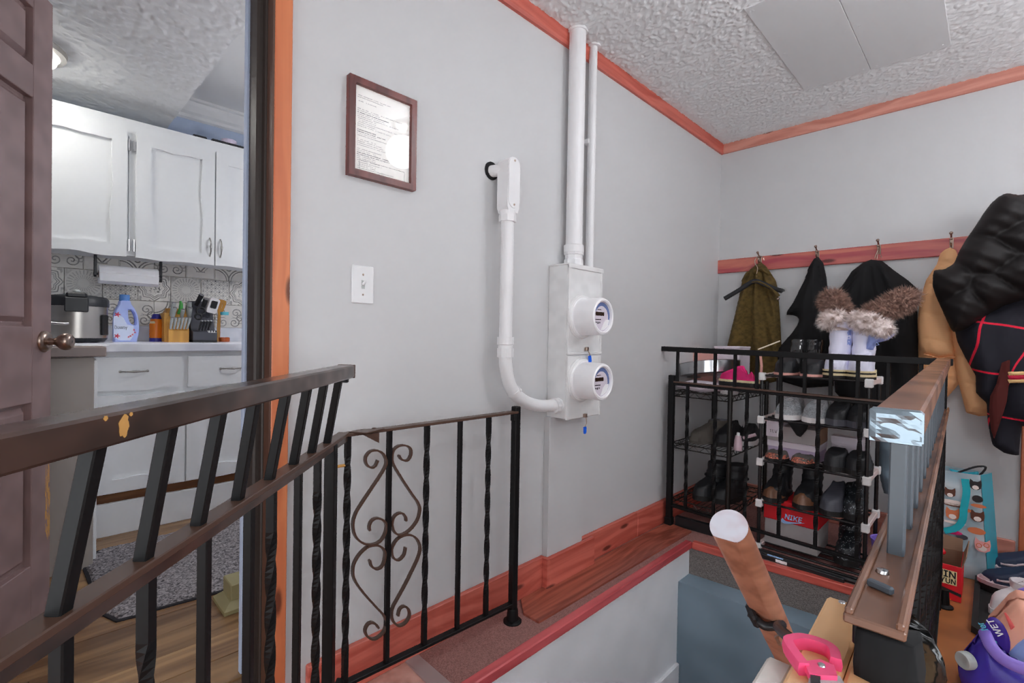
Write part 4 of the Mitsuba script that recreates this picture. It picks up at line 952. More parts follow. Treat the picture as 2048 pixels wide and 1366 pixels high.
# ================================================================ things on the counter
# pressure cooker
yk = 3.12
t = thing('pressure_cooker', 'stainless steel electric pressure cooker with black lid on the kitchen counter', 'pressure cooker')
kx = A(153, 640, y=yk)[0]; kr = (A(224, 640, y=yk)[0] - A(84, 640, y=yk)[0]) / 2 * .96
kz = lambda py: A(160, py, y=yk - kr * .8)[2]
zb0, zb1, zl0, zl1 = CT, kz(676), kz(612), kz(597)
ko = (kx, yk, 0)
def kl(prof, mat, nme, sm=30): obj(t + '__' + nme, turned(prof, ko, (0, 0, 1), 64), mat, sm)
kl([(0, zb0 + .004), (kr * .86, zb0 + .004), (kr * .97, zb1), (0, zb1)], 'cooker_black', 'base')
kl([(0, zb1), (kr * .965, zb1), (kr * .965, zl0), (0, zl0)], 'brushed', 'body')
kl([(0, zl0), (kr * 1.0, zl0), (kr * 1.01, zl0 + .006), (kr * 1.0, zl1), (kr * .93, zl1 + .012), (kr * .5, zl1 + .02), (0, zl1 + .022)], 'cooker_black', 'lid', 40)
ld = np.array([kx, yk, 0]) - CAM; ld[2] = 0; ld /= -np.linalg.norm(ld); lsd = np.array([-ld[1], ld[0], 0])
Pk = lambda a, b, c: np.array([kx, yk, 0]) + ld * a + lsd * b + (0, 0, c)
aoff = math.radians(-5)
obj(t + '__latch', [place(bx(kr * .93, kr * 1.08, -.042, .042, kz(624), zl1 + .004, .004), Pk(0, 0, 0), ld, lsd, np.array([0, 0, 1.])), place(bx(kr * .35, kr * 1.06, -.037, .037, zl1, zl1 + .028, .008), Pk(0, 0, 0), ld, lsd, np.array([0, 0, 1.]))], 'black_plastic')
obj(t + '__valve', [turned([(0, 0), (.014, 0), (.014, .01), (.009, .016), (0, .016)], Pk(kr * .6, .0, zl1 + .026), (0, 0, 1), 16)], 'grey_plastic', 30)
ra = math.radians(-35); rx = np.array([math.cos(ra), math.sin(ra), 0]); ry = np.array([-rx[1], rx[0], 0])
obj(t + '__side_handle', place(bx(kr * .93, kr * 1.05, -.02, .02, kz(670), kz(628), .004), np.array([kx, yk, 0]), rx, ry, np.array([0, 0, 1.])), 'black_plastic')
for k in range(3):
    a = k * 2.1 + .6; obj(t + '__foot', turned([(0, 0), (.012, 0), (.012, .006), (0, .006)], (kx + kr * .7 * math.cos(a), yk + kr * .7 * math.sin(a), CT), (0, 0, 1), 14), 'black_plastic')
obj('paper_sheet', prism([(-.11, -.07), (.1, -.09), (.12, .05), (-.09, .07)], .0012, (kx - .02, 2.82, A(160, 694, y=2.582)[2] + .0006)), 'white_print', label='white paper sheets lying at the counter end in front of the cooker', category='paper')
# steel cup handle near the door edge
q = A(103, 646, y=2.74)
obj('ladle', [tube(spline([q + (-.2, .05, .012), q + (-.06, .02, .006), q + (.03, 0, -.002), q + (.052, 0, .0)], 5), .0048, 10), turned([(0, 0), (.05, 0), (.053, .0), (.062, .05), (.058, .05), (.048, .004), (0, .004)], q + (-.19, .05, -.05), (0, 0, 1), 32)], 'steel', 40, label='steel cup handle poking out past the edge of the brown door', category='handle')
# fabric softener bottle
yb_ = 3.30
def cpx(px, py, y): return A(px, py, y=y)
t = thing('detergent_bottle', 'lilac blue plastic laundry bottle with a blue cap and looped handle beside the cooker', 'bottle')
bo = [(226, 686), (226, 640), (229, 622), (236, 610), (239, 603), (258, 603), (262, 610), (270, 622), (276, 640), (277, 662), (272, 686)]
ho = [(255, 620), (262, 622), (268, 634), (269, 647), (266, 650), (260, 646), (256, 636)]
m_ = [(p[0], p[2]) for p in (cpx(a, b - 1, yb_) for a, b in bo)]; h_ = [(p[0], p[2]) for p in (cpx(a, b, yb_) for a, b in ho)]
body = Polygon(spline(m_, 5)[:, :2], [spline(h_ + h_[:1], 5)[:, :2]]).buffer(0)
def rounded(poly, th, k=4):
    ms = []
    for i in range(k):
        a = i / k; ms.append((poly.buffer(-.014 * (1 - math.sqrt(1 - a * a))), a))
    parts = []
    for p, a in ms:
        for g in getattr(p, 'geoms', [p]):
            if g.area > 1e-6: parts.append(onY(trimesh.creation.extrude_polygon(g, th * (a + 1 / k) * 1.0, engine='earcut'), yb_ + th * (a + 1 / k) / 2))
    return parts
obj(t + '__body', rounded(body, .085), 'detergent', 20)
cc = cpx(249, 597, yb_)
obj(t + '__cap', turned([(0, -.017), (.0225, -.017), (.0225, .017), (.0205, .02), (0, .02)], cc, (0, 0, 1), 24), 'det_cap', 30)
yl = yb_ - .0435
lo = [(p[0], p[2]) for p in (cpx(a, b, yl) for a, b in ((228, 634), (236, 628), (246, 636), (254, 650), (266, 652), (268, 668), (260, 680), (240, 680), (228, 674)))]
obj(t + '__label', exY(Polygon(lo).buffer(.002), .0012, yl + .0006), 'det_label')
q = cpx(228.5, 657, yl)
obj(t + '__lettering', text('Downy', .017, (q[0], yl - .0007, q[2] - .002), (1, 0, 0), (0, 0, 1), False, .0008, .052), 'black_print')
def flower(px, py, r, mat, n=5):
    c = cpx(px, py, yl); th = np.linspace(0, 2 * math.pi, 41)[:-1]; rr = r * (.65 + .35 * np.cos(n * th))
    return exY(Polygon([(c[0] + a * math.cos(b), c[2] + a * math.sin(b)) for a, b in zip(rr, th)]), .0009, yl - .0006)
obj(t + '__flowers', [flower(235, 629, .013, 0), flower(234, 672, .013, 0)] + [flower(a, b, .0055, 0) for a, b in ((268, 660), (270, 665), (265, 669), (261, 672), (257, 674))], 'red_print', label='red printed flowers')
# sunscreen
t = thing('sunscreen_bottle', 'small orange spray bottle with purple cap and base left of the wooden knife block', 'bottle')
so = cpx(312, 686, 3.36); so = np.array([so[0], 3.36, CT]); sr = .031; hz = lambda py: cpx(312, py, 3.36)[2]
obj(t + '__base', turned([(0, 0), (sr, 0), (sr, hz(676) - CT), (0, hz(676) - CT)], so, (0, 0, 1), 32), 'navy_plastic', 30)
obj(t + '__body', turned([(0, 0), (sr * .99, 0), (sr, .01), (sr, hz(645) - hz(676) - .01), (sr * .8, hz(638) - hz(676)), (0, hz(638) - hz(676))], so + (0, 0, hz(676) - CT), (0, 0, 1), 32), 'orange', 30)
obj(t + '__cap', turned([(0, 0), (sr * .78, 0), (sr * .6, hz(630) - hz(638)), (sr * .4, hz(628) - hz(638)), (0, hz(628) - hz(638))], so + (0, 0, hz(638) - CT), (0, 0, 1), 28), 'navy_plastic', 30)
obj(t + '__label_print', [place(bx(-.014, .014, -.006, .006, sr - .001, sr + .0012), so + (0, 0, hz(645) - CT), np.array([.74, -.67, 0]), np.array([0, 0, 1.]), np.array([-.67, -.74, 0]))], 'cream_pack')
# wooden knife block with pale handled knives
def prismX(poly, y0, h, mat, key): return None
t = thing('wooden_knife_block', 'light wooden knife block holding pale grey handled knives', 'knife block')
yk0 = 3.22
w0, w1, wl = cpx(337, 686, yk0)[0], cpx(378, 686, yk0)[0], cpx(330, 686, yk0 + .1)[0]
ztopb = cpx(357, 661, yk0)[2]
obj(t + '__block', prof_bar([(yk0, CT), (yk0 + .13, CT), (yk0 + .16, CT + .17), (yk0 + .09, CT + .19), (yk0 - .0, ztopb)], w0, w1, 0), 'blockwood')
obj(t + '__rear_slab', bx(w0 - .012, w0 + .012, yk0 + .05, yk0 + .17, CT, cpx(333, 626, yk0 + .1)[2], .003), 'blockwood')
def knife(root, p, d, L, w, mat, end='steel', blade=True):
    d = np.asarray(d, float); d /= np.linalg.norm(d); p = np.asarray(p, float)
    h = tube(spline([p, p + d * L * .35 + (0, 0, .001), p + d * L * .7, p + d * L], 4), w, 10, scale=np.interp(np.arange(13), [0, 4, 12], [.75, .95, 1.1]))
    k = obj(root + '__knife', h, mat, 40)
    obj(k + '__butt', turned([(0, 0), (w * 1.12, 0), (w * 1.05, .004), (0, .006)], p + d * L, d, 14), end, 30)
for i in range(6):
    a = cpx(341 + 6.6 * i, 658, yk0); b = cpx(344 + 7.2 * i, 636, yk0 - .02)
    knife(t, (a[0], yk0 + .0, a[2]), b - a, np.linalg.norm(b - a), .0068, 'grey_plastic')
for (ax, ay), (bx_, by_), w_, dy in (((340, 640), (348, 606), .0105, .07), ((343, 645), (350, 616), .0095, .04), ((362, 641), (366, 620), .0095, .045), ((376, 640), (379, 605), .0115, .08), ((378, 640), (380, 616), .011, .045)):
    a, b = cpx(ax, ay, yk0 + dy), cpx(bx_, by_, yk0 + dy - .03); knife(t, a, b - a, np.linalg.norm(b - a), w_, 'grey_plastic')
a, b = cpx(356, 628, yk0 + .06), cpx(361, 602, yk0 + .05)
obj(t + '__green_scissor', tube([tuple(a)] + [tuple(a + (b - a) * s + (.008 * math.sin(s * 3.1), 0, 0)) for s in (.25, .5, .75)] + [tuple(b)], .0075, 10, scale=[.8, 1.2, 1.4, 1.2, .7]), 'green_plastic', True, label='green scissor handle')
# black knife block
t = thing('black_knife_block', 'charcoal knife block with black knives and a white-rimmed front display', 'knife block')
yq = 3.20
g0, g1 = cpx(386, 686, yq)[0], cpx(434, 686, yq)[0]
zq = cpx(410, 664, yq)[2]
obj(t + '__block', prof_bar([(yq, CT + .012), (yq + .2, CT + .012), (yq + .2, CT + .2), (yq + .14, CT + .24), (yq + .05, zq + .012), (yq, zq)], g0, g1, 0), 'char_plastic')
obj(t + '__foot', bx(g0 - .001, g1 + .001, yq - .002, yq + .2, CT, CT + .013, .002), 'black_plastic')
obj(t + '__white_ledge', bx(g1 - .045, g1 - .002, yq - .003, yq + .03, zq - .004, zq + .009, .002), 'white_conn')
obj(t + '__slots', [bx(g1 - .036 + .013 * i, g1 - .030 + .013 * i, yq - .004, yq + .02, zq - .002, zq + .0095) for i in range(3)], 'black_print')
c = cpx(427, 612, yq + .03); tl_ = np.array([.22, -.25, 1.]); tl_ /= np.linalg.norm(tl_); fr2 = np.array([.0, -1., -.25]); fr2 /= np.linalg.norm(fr2); sd2 = np.cross(tl_, fr2); sd2 /= np.linalg.norm(sd2); fr2 = np.cross(sd2, tl_)
rrp = lambda w_, h_, r_: Polygon([(-w_, -h_), (w_, -h_), (w_, h_), (-w_, h_)]).buffer(r_)
obj(t + '__sharpener', [place(trimesh.creation.extrude_polygon(rrp(.016, .034, .01), .03, engine='earcut'), c - fr2 * .03, -sd2, tl_, fr2)], 'white_conn')
obj(t + '__display', [place(trimesh.creation.extrude_polygon(rrp(.010, .016, .006), .003, engine='earcut'), c + tl_ * .008, -sd2, tl_, fr2)], 'black_print')
for (ax, ay), (bx_, by_), w_, dy in (((392, 611), (403, 590), .0125, .1), ((404, 618), (412, 598), .012, .07)):
    a, b = cpx(ax, ay, yq + dy), cpx(bx_, by_, yq + dy - .03); knife(t, a, b - a, np.linalg.norm(b - a), w_, 'black_plastic')
for i in range(4):
    a, b = cpx(398 + 6 * i, 661, yq - .004), cpx(404 + 6.2 * i, 642, yq - .03); knife(t, a, b - a, np.linalg.norm(b - a), .006, 'black_plastic')
for px, py, r_ in ((401, 622, .021), (396, 633, .016)):
    a = cpx(px, py, yq + .02); obj(t + '__scissor_loop', tube([a + (r_ * math.cos(v), -.01, r_ * math.sin(v)) for v in np.linspace(0, 2 * math.pi, 21)[:-1]], .005, 8, closed=True), 'black_plastic', True)
# spatula and oil bottle
sp = [(p[0], p[2]) for p in (cpx(a, b, 3.43) for a, b in ((433, 601), (438, 599), (446, 600), (452, 603), (451, 610), (446, 622), (441, 628), (440, 655), (439, 684), (434, 684), (434, 655), (436, 628), (434, 614)))]
sl = [(p[0], p[2]) for p in (cpx(a, b, 3.43) for a, b in ((444, 606), (445.5, 606), (444, 617), (442.5, 617)))]
obj('spatula', exY(Polygon(sp, [sl]).buffer(.001), .006, 3.43), 'amber_plastic', label='amber plastic spatula standing behind the oil bottle', category='spatula')
t = thing('oil_bottle', 'clear bottle with teal cap and some orange oil at the right end of the counter', 'bottle')
ob = cpx(448.5, 686, 3.30); ob = np.array([ob[0], 3.30, CT]); oz = lambda py: cpx(448, py, 3.30)[2] - CT
obr = .031
obj(t + '__oil', turned([(0, .002), (obr * .92, .002), (obr * .97, .008), (obr * .97, oz(676)), (obr * .8, oz(674.5)), (0, oz(674.5))], ob, (0, 0, 1), 8), 'oil', 20)
obj(t + '__glass', turned([(obr * .9, 0), (obr, .006), (obr, oz(648)), (obr * .85, oz(640)), (obr * .55, oz(631)), (obr * .55, oz(629))], ob, (0, 0, 1), 24), 'clear_sheet', 30)
obj(t + '__cap', turned([(0, 0), (obr * .72, 0), (obr * .72, oz(624) - oz(630)), (0, oz(624) - oz(630))], ob + (0, 0, oz(630)), (0, 0, 1), 24), 'teal_cap', 30)
# paper towel
t = thing('paper_towel_holder', 'black bracket under the wall cabinet holding the paper towel roll', 'towel holder')
yr_ = 3.32
a, b = cpx(197, 549, yr_), cpx(315, 556, yr_); zc_ = (a[2] + b[2]) / 2; rt = .049
lx = cpx(190, 530, yr_ - .03)[0]
obj(t + '__left_arm', [bx(lx - .006, lx + .006, yr_ - .05, yr_ - .035, zc_ - .01, zu0, .002), turned([(0, 0), (.016, 0), (.016, .01), (0, .01)], (lx - .002, yr_, zc_), (1, 0, 0), 20), bx(lx - .005, lx + .005, yr_ - .045, yr_ + .01, zc_ - .008, zc_ + .008, .002)], 'black_plastic')
obj(t + '__right_arm', [bx(b[0] + .008, b[0] + .02, yr_ - .012, yr_ + .012, zc_ - .02, zu0, .002), turned([(0, 0), (.02, 0), (.02, .012), (0, .012)], (b[0] + .004, yr_, zc_), (1, 0, 0), 20)], 'black_plastic')
obj(t + '__rod', tube([(lx, yr_, zc_), (b[0] + .014, yr_, zc_)], .006, 10), 'black_plastic')
t = thing('paper_towel_roll', 'white paper towel roll hanging under the wall cabinet', 'paper towel')
obj(t + '__roll', turned([(.019, 0), (rt, 0), (rt, b[0] - a[0]), (.019, b[0] - a[0])], (a[0], yr_, zc_), (1, 0, 0), 40), 'towel', 30)
obj(t + '__loose_sheet', sheet((a[0] + .002, yr_ - rt - .001, zc_ + .004), (b[0] - .002, yr_ - rt - .001, zc_ + .004), (b[0] - .002, yr_ - rt + .004, zc_ - .036), (a[0] + .002, yr_ - rt + .004, zc_ - .036)), 'towel')
obj(t + '__core', turned([(.0075, -.001), (.019, -.001), (.019, b[0] - a[0] + .001), (.0075, b[0] - a[0] + .001)], (a[0], yr_, zc_), (1, 0, 0), 24), 'card_brown', 30)
# on top of the wall cabinet
yt_ = 3.27
for (pa, pb, pt), lb in (((387, 414, 268), 'flat black box lying on top of the wall cabinet left of the tray'), ((424, 500, 277), 'wide flat black tray lying on top of the wall cabinet')):
    a, b = cpx(pa, 280, yt_), cpx(pb, 290, yt_); obj('flat_box', bx(a[0], b[0], yt_, yt_ + .15, zu1, cpx(pa, pt, yt_)[2] + .002, .003), 'box_black', label=lb, category='box')
a = cpx(460, 286, yt_ + .03); zt2 = cpx(424, 277, yt_)[2] + .002
obj('tape_ring', turned([(.030, 0), (.041, 0), (.041, .028), (.030, .028), (.030, 0)], (a[0], yt_ + .05, zt2), (0, 0, 1), 32), 'tape_roll', 30, label='roll of pale tape lying on the black tray over the wall cabinet', category='tape roll')

# ================================================================ coat rail, hooks and clothes
t = thing('coat_rail', 'reddish cedar board with hooks along the grey wall', 'coat rail')
ry0, rz0, rz1 = A(1433, 534, x=XB - .02)[1], 1.470, 1.560
obj(t + '__board', bx(XB - .021, XB, -.3, ry0, rz0, rz1, .003), 'rail_board')
HK = [A(px, py, x=XB - .03) for px, py in ((1520, 519), (1635, 508), (1758, 497), (1903, 484))]
for h in HK:
    k = obj(t + '__hook', [bx(XB - .025, XB - .02, h[1] - .008, h[1] + .008, h[2] - .03, h[2] + .022, .001),
                           tube(spline([(XB - .024, h[1], h[2] - .012), (XB - .045, h[1], h[2] - .022), (XB - .062, h[1], h[2] - .01), (XB - .064, h[1], h[2] + .008)], 6), .004, 8),
                           tube(spline([(XB - .024, h[1], h[2] + .012), (XB - .05, h[1], h[2] + .02), (XB - .075, h[1], h[2] + .036)], 6), .004, 8)], 'nickel', 40)
    obj(k + '__tip', [trimesh.creation.icosphere(2, .007).apply_translation((XB - .064, h[1], h[2] + .011)), trimesh.creation.icosphere(2, .008).apply_translation((XB - .077, h[1], h[2] + .038))], 'nickel', True)
def folds(freq, amp, seed=0, fan=None):
    def f(u, v):
        if fan is not None: u = (u - fan[0]) / np.maximum(fan[1] - v, .06) * .5
        return amp * (np.sin(u * freq + 2.3 * meshkit.noise(np.c_[u * 6, v * 4, u * 0], seed) * 2) + .5 * np.sin(u * freq * 2.1 + seed + v * 5))
    return f
# khaki coat on its hanger
xg = XB - .055
t = thing('khaki_coat', 'olive brown coat hanging with a black hanger from the hook nearest the corner', 'coat')
o = zm(1300, 440, .205, [(1080, 412), (1130, 450), (1180, 520), (1225, 590), (1242, 660), (1252, 760), (1264, 900), (1272, 1050), (1285, 1300), (1300, 1560), (1040, 1620), (745, 1560), (755, 1230), (790, 1080), (830, 920), (868, 760), (885, 680), (900, 600), (940, 520), (1000, 468), (1045, 430)])
oc = outB(o, xg); ap = max(oc, key=lambda p: p[1])
obj(t + '__body', onB(pillow(oc, .06, .06, .011, folds(42, .016, 2, (ap[0], ap[1] + .06))), xg), 'khaki_cloth', True)
hd = outB(zm(1300, 440, .205, [(1080, 420), (1130, 455), (1185, 530), (1150, 540), (1080, 505), (1010, 540), (945, 525), (1000, 470), (1045, 436)]), xg - .05)
obj(t + '__hood', onB(pillow(hd, .025, .03, .008, folds(60, .004, 4)), xg - .045), 'khaki_cloth', True)
s_ = [A(1300 + .205 * a, 440 + .205 * b, x=xg - .085) for a, b in ((1000, 605), (1060, 600), (1150, 640), (1215, 690), (1255, 745))]
obj(t + '__belt', sweep(spline(s_, 6), [(-.013, -.003), (.013, -.003), (.013, .003), (-.013, .003)], (-.3, 0, 1)), 'khaki_cloth', 30)
b_ = A(1300 + .205 * 1248, 440 + .205 * 770, x=xg - .08)
obj(t + '__toggle', trimesh.creation.icosphere(2, .009).apply_translation(b_), 'nickel', True)
t = thing('coat_hanger', 'black plastic hanger with a wire hook poking out of the khaki coat', 'hanger')
s_ = [A(1300 + .205 * a, 440 + .205 * b, x=xg - .078) for a, b in ((728, 768), (860, 690), (980, 612), (1035, 596), (1120, 628), (1210, 668), (1285, 692), (1296, 700))]
obj(t + '__arms', sweep(spline(s_, 6), [(a * .7, b * 1.25) for a, b in circ(.0115, 10)], (-.1, 0, 1)), 'black_plastic', 40)
s_ = [A(1300 + .205 * a, 440 + .205 * b, x=xg - .07) for a, b in ((1038, 560), (1040, 525), (1050, 470), (1028, 430), (1024, 395), (1045, 362), (1075, 352), (1105, 368), (1112, 395))]
obj(t + '__wire_hook', tube(spline(s_, 6), .0028, 8), 'nickel', 40)
# black jackets
xj = XB - .05
o = zm(1300, 440, .205, [(1640, 360), (1690, 420), (1720, 560), (1735, 700), (1745, 860), (1760, 1000), (1780, 1300), (1790, 1620), (1500, 1640), (1230, 1560), (1235, 1270), (1290, 1208), (1380, 1108), (1438, 1025), (1456, 975), (1440, 945), (1400, 930), (1330, 924), (1338, 890), (1400, 800), (1460, 680), (1520, 560), (1560, 440), (1600, 378)])
oc = outB(o, xj); ap = max(oc, key=lambda p: p[1])
obj('black_jacket', onB(pillow(oc, .07, .07, .012, folds(34, .014, 7, (ap[0], ap[1] + .05))), xj), 'black_cloth', True, label='narrow black jacket hanging from the second hook with a pointed sleeve corner', category='jacket')
o = zm(1620, 360, .2488, [(490, 640), (580, 650), (680, 730), (780, 800), (880, 888), (884, 940), (862, 1010), (866, 1200), (872, 1366), (880, 1700), (700, 1960), (420, 1960), (200, 1700), (190, 1366), (196, 1100), (200, 900), (270, 840), (340, 730), (420, 668)])
oc = outB(o, xj - .01); ap = max(oc, key=lambda p: p[1])
t = thing('black_jacket', 'wide black hooded jacket hanging from the third hook behind the fur boots', 'jacket')
obj(t + '__body', onB(pillow(oc, .09, .09, .013, folds(26, .016, 9, (ap[0], ap[1] + .08))), xj - .01), 'black_cloth', True)
h = HK[2]
obj(t + '__loop', tube([h + (-.034, 0, -.012), h + (-.03, .014, -.055), h + (-.03, .004, -.06), h + (-.034, -.002, -.012), h + (-.03, -.018, -.055)], .0022, 6), 'nickel')
# tan coat
xt = XB - .06
t = thing('tan_puffer_coat', 'tan quilted coat hanging from the fourth hook beside the black puffer', 'coat')
quilt = lambda per, amp, ph=0.: (lambda u, v: -amp * np.exp(-((np.abs(((v + .25 * u + ph) / per) % 1 - .5) - .5) / .06) ** 2))
o = [(1900, 495), (1912, 500), (1925, 540), (1930, 620), (1935, 700), (1925, 760), (1890, 800), (1850, 860), (1832, 850), (1834, 760), (1836, 690), (1835, 640), (1840, 600), (1852, 560), (1874, 528), (1880, 508), (1888, 500)]
obj(t + '__body', onB(pillow(outB(o, xt), .055, .06, .011, quilt(.115, .012)), xt), 'tan_cloth', True)
o = [(1846, 585), (1870, 570), (1895, 600), (1905, 660), (1914, 712), (1880, 716), (1846, 708), (1838, 690), (1836, 650)]
sl = obj(t + '__sleeve', onB(pillow(outB(o, xt - .075), .06, .05, .010, lambda u, v: quilt(.13, .008, .06)(u, v) + .006 * np.sin(u * 120 + v * 40) * np.exp(-((v - .9) / .1) ** 2)), xt - .06), 'tan_cloth', True)
o = [(1895, 640), (1925, 640), (1960, 700), (1985, 760), (1990, 800), (1982, 832), (1958, 833), (1932, 826), (1915, 760), (1904, 700)]
obj(t + '__sleeve', onB(pillow(outB(o, xt - .07), .055, .045, .010, quilt(.12, .008, .03)), xt - .055), 'tan_cloth', True)
q = A(1846, 598, x=xt - .125)
obj(t + '__cuff', onB(pillow(outB([(1846, 704), (1880, 713), (1914, 710), (1915, 716), (1880, 719), (1846, 711)], xt - .07), .066, .02, .008), xt - .055), 'tan_cloth', True)
# black puffer and plaid
xp = 3.12
t = thing('plaid_coat', 'navy and red plaid coat hanging low at the right edge below the black puffer', 'coat')
o = zm(1840, 360, .4245, [(160, 690), (175, 760), (215, 840), (262, 920), (263, 1000), (290, 1030), (315, 1050), (318, 1130), (330, 1200), (342, 1250), (400, 1288), (466, 1300), (472, 1220), (480, 1160), (560, 1160), (700, 1150), (720, 700), (500, 520), (300, 600)])
obj(t + '__body', onB(pillow(outB(o, xp + .03), .09, .08, .013, folds(24, .018, 12)), xp + .03), 'plaid', True)
o = zm(1840, 360, .4245, [(385, 860), (425, 845), (420, 945), (410, 1040), (395, 1090), (350, 1220), (335, 1180), (325, 1090), (330, 1020), (360, 960)])
obj(t + '__lining_fold', onB(pillow(outB(o, xp - .055), .008, .01, .008, folds(60, .004, 3)), xp - .062), 'dark_red_cloth', True)
for (a, b), m_ in (((904, 922), 'stripe_beige'), ((920, 942), 'stripe_red'), ((940, 957), 'stripe_beige')):
    o = zm(1840, 360, .4245, [(412, a), (560, a - 4), (560, b - 4), (420, b)]); obj(t + '__stripe', onB(pillow(outB(o, xp - .07), .008, .01, .008), xp - .066), m_, True)
o = zm(1840, 360, .4245, [(440, 72), (520, 66), (640, 100), (640, 200), (470, 200)])
obj(t + '__shoulder', onB(pillow(outB(o, xp + .05), .06, .05, .012), xp + .05), 'plaid', True)
t = thing('black_puffer_jacket', 'bulky black puffer jacket hanging high at the right edge over the plaid coat', 'jacket')
o = zm(1620, 360, .2488, [(1590, 113), (1640, 122), (1720, 130), (1850, 200), (1980, 400), (2040, 800), (1900, 1000), (1720, 960), (1560, 1010), (1400, 1110), (1250, 1200), (1160, 1226), (1138, 1208), (1100, 1130), (1060, 1040), (1010, 930), (985, 850), (988, 760), (1000, 724), (1080, 720), (1130, 690), (1160, 668), (1200, 570), (1260, 470), (1330, 370), (1400, 260), (1460, 182), (1530, 130)])
oc = np.array(outB(o, xp - .04)); 
lob = [A(1620 + .2488 * a, 360 + .2488 * b, x=xp - .04) for a, b in ((1560, 330), (1480, 640), (1100, 860), (1240, 1010), (1480, 900), (1650, 760), (1700, 480))]
lob = np.array([(-p[1], p[2]) for p in lob])
def puffs(u, v):
    d = np.sort(np.sqrt(((np.c_[u, v][:, None] - lob[None]) ** 2).sum(2)), axis=1)
    g = (d[:, 1] - d[:, 0])
    return .05 * np.sqrt(np.clip(g / .09, 0, 1)) - .03 + .008 * (meshkit.fbm(np.c_[u * 22, v * 14, u * 0], 3, 5) - .5) + .004 * np.sin(u * 70 + v * 110)
obj(t + '__body', onB(pillow(oc, .13, .10, .011, puffs), xp - .04), 'puffer_black', True)

# ================================================================ shoes: builders
def outline(L, W, toe=.5, n=14):
    t = np.linspace(0, 1, n)
    hw = np.interp(t, [0, .04, .12, .3, .48, .68, .84, .93, 1], [.0, .45, .68, .70, .74, 1., .93, .66, .0]) * W / 2
    bend = .06 * W * np.sin(t * math.pi)
    P = [(L * a, b + c) for a, b, c in zip(t, hw, bend)] + [(L * a, -b + c) for a, b, c in zip(t[::-1][1:-1], hw[::-1][1:-1], bend[::-1][1:-1])]
    s = spline(np.c_[np.array(P + P[:1]), np.zeros(len(P) + 1)], 3)[:, :2]; return Polygon(s).buffer(0)
def shoe_mesh(L, W, H, op=(.24, .21, .56), sole=.024, dip=.7, lean=None):
    """Parts of a low shoe, heel at the origin, toe along +x. H: heights along the length; op: opening centre, half length, half width (fractions)."""
    pg = outline(L, W)
    hx, hv = zip(*H)
    def fold(u, v):
        h = np.interp(u / L, hx, hv)
        e = ((u / L - op[0]) / op[1]) ** 2 + (v / (W * op[2] / 2 * 1.0)) ** 2
        k = np.clip((1.05 - e) / .3, 0, 1)
        return h * (1 - dip * k * k * (3 - 2 * k)) - .0
    m = pillow(np.array(pg.exterior.coords)[:-1], 0, W * .20, .0075, fold, .002, .42)
    c = m.vertices[m.faces].mean(1); e = ((c[:, 0] / L - op[0]) / op[1]) ** 2 + (c[:, 1] / (W * op[2] / 2)) ** 2
    top = c[:, 2] > .006
    lin_ = (e < .82) & top
    up = trimesh.Trimesh(m.vertices, m.faces[~lin_]); ln = trimesh.Trimesh(m.vertices, m.faces[lin_])
    up.apply_translation((0, 0, sole)); ln.apply_translation((0, 0, sole))
    so = trimesh.creation.extrude_polygon(pg.buffer(.003), sole, engine='earcut')
    return up, ln, so
SNK = [(0, .07), (.1, .075), (.3, .068), (.42, .088), (.5, .084), (.62, .068), (.8, .05), (.92, .04), (1, .03)]
FLAT = [(0, .045), (.15, .042), (.4, .034), (.6, .034), (.8, .032), (1, .022)]
CLOG = [(0, .03), (.2, .028), (.38, .03), (.48, .07), (.6, .075), (.8, .062), (1, .04)]
ANK = [(0, .10), (.15, .11), (.35, .12), (.5, .10), (.65, .075), (.85, .055), (1, .035)]
cache = {}
def put_shoe(name, label, cat_, toe, deg, mats, kind='snk', L=.27, W=.1, group=None, sole=.024, laces=False, extra=None, roll=0, pitch=0, s=1.):
    Hh, op = dict(snk=(SNK, (.22, .2, .58)), flat=(FLAT, (.36, .33, .74)), clog=(CLOG, (.2, .25, .66)), ank=(ANK, (.22, .2, .62)))[kind]
    key = (kind, L, W, sole)
    if key not in cache: cache[key] = shoe_mesh(L, W, Hh, op, sole, .72 if kind != 'clog' else .5)
    up, ln, so = cache[key]
    t = thing(name, label, cat_, group)
    R = math.radians(deg); o = np.asarray(toe, float) - np.array([math.cos(R), math.sin(R), 0]) * L * s * math.cos(math.radians(pitch))
    o = o + (0, 0, .0 if pitch == 0 else L * s * math.sin(math.radians(pitch)))
    f = lambda m: yaw(m, o, deg, pitch, roll, s)
    obj(t + '__upper', f(up), mats[0], True); obj(t + '__lining', f(ln), mats[1], True); obj(t + '__sole', f(so), mats[2], 40)
    if laces:
        Ls = []
        for i in range(4):
            x = L * (.48 + .06 * i); z = np.interp(.48 + .06 * i, *zip(*Hh)) + sole
            th = np.linspace(-1, 1, 9); Ls.append(tube(np.c_[x + 0 * th, th * W * .26, z - .012 * th ** 2 + .001], .0024, 6))
        obj(t + '__laces', [f(m) for m in Ls], laces, True)
    if extra: extra(t, f)
    return t
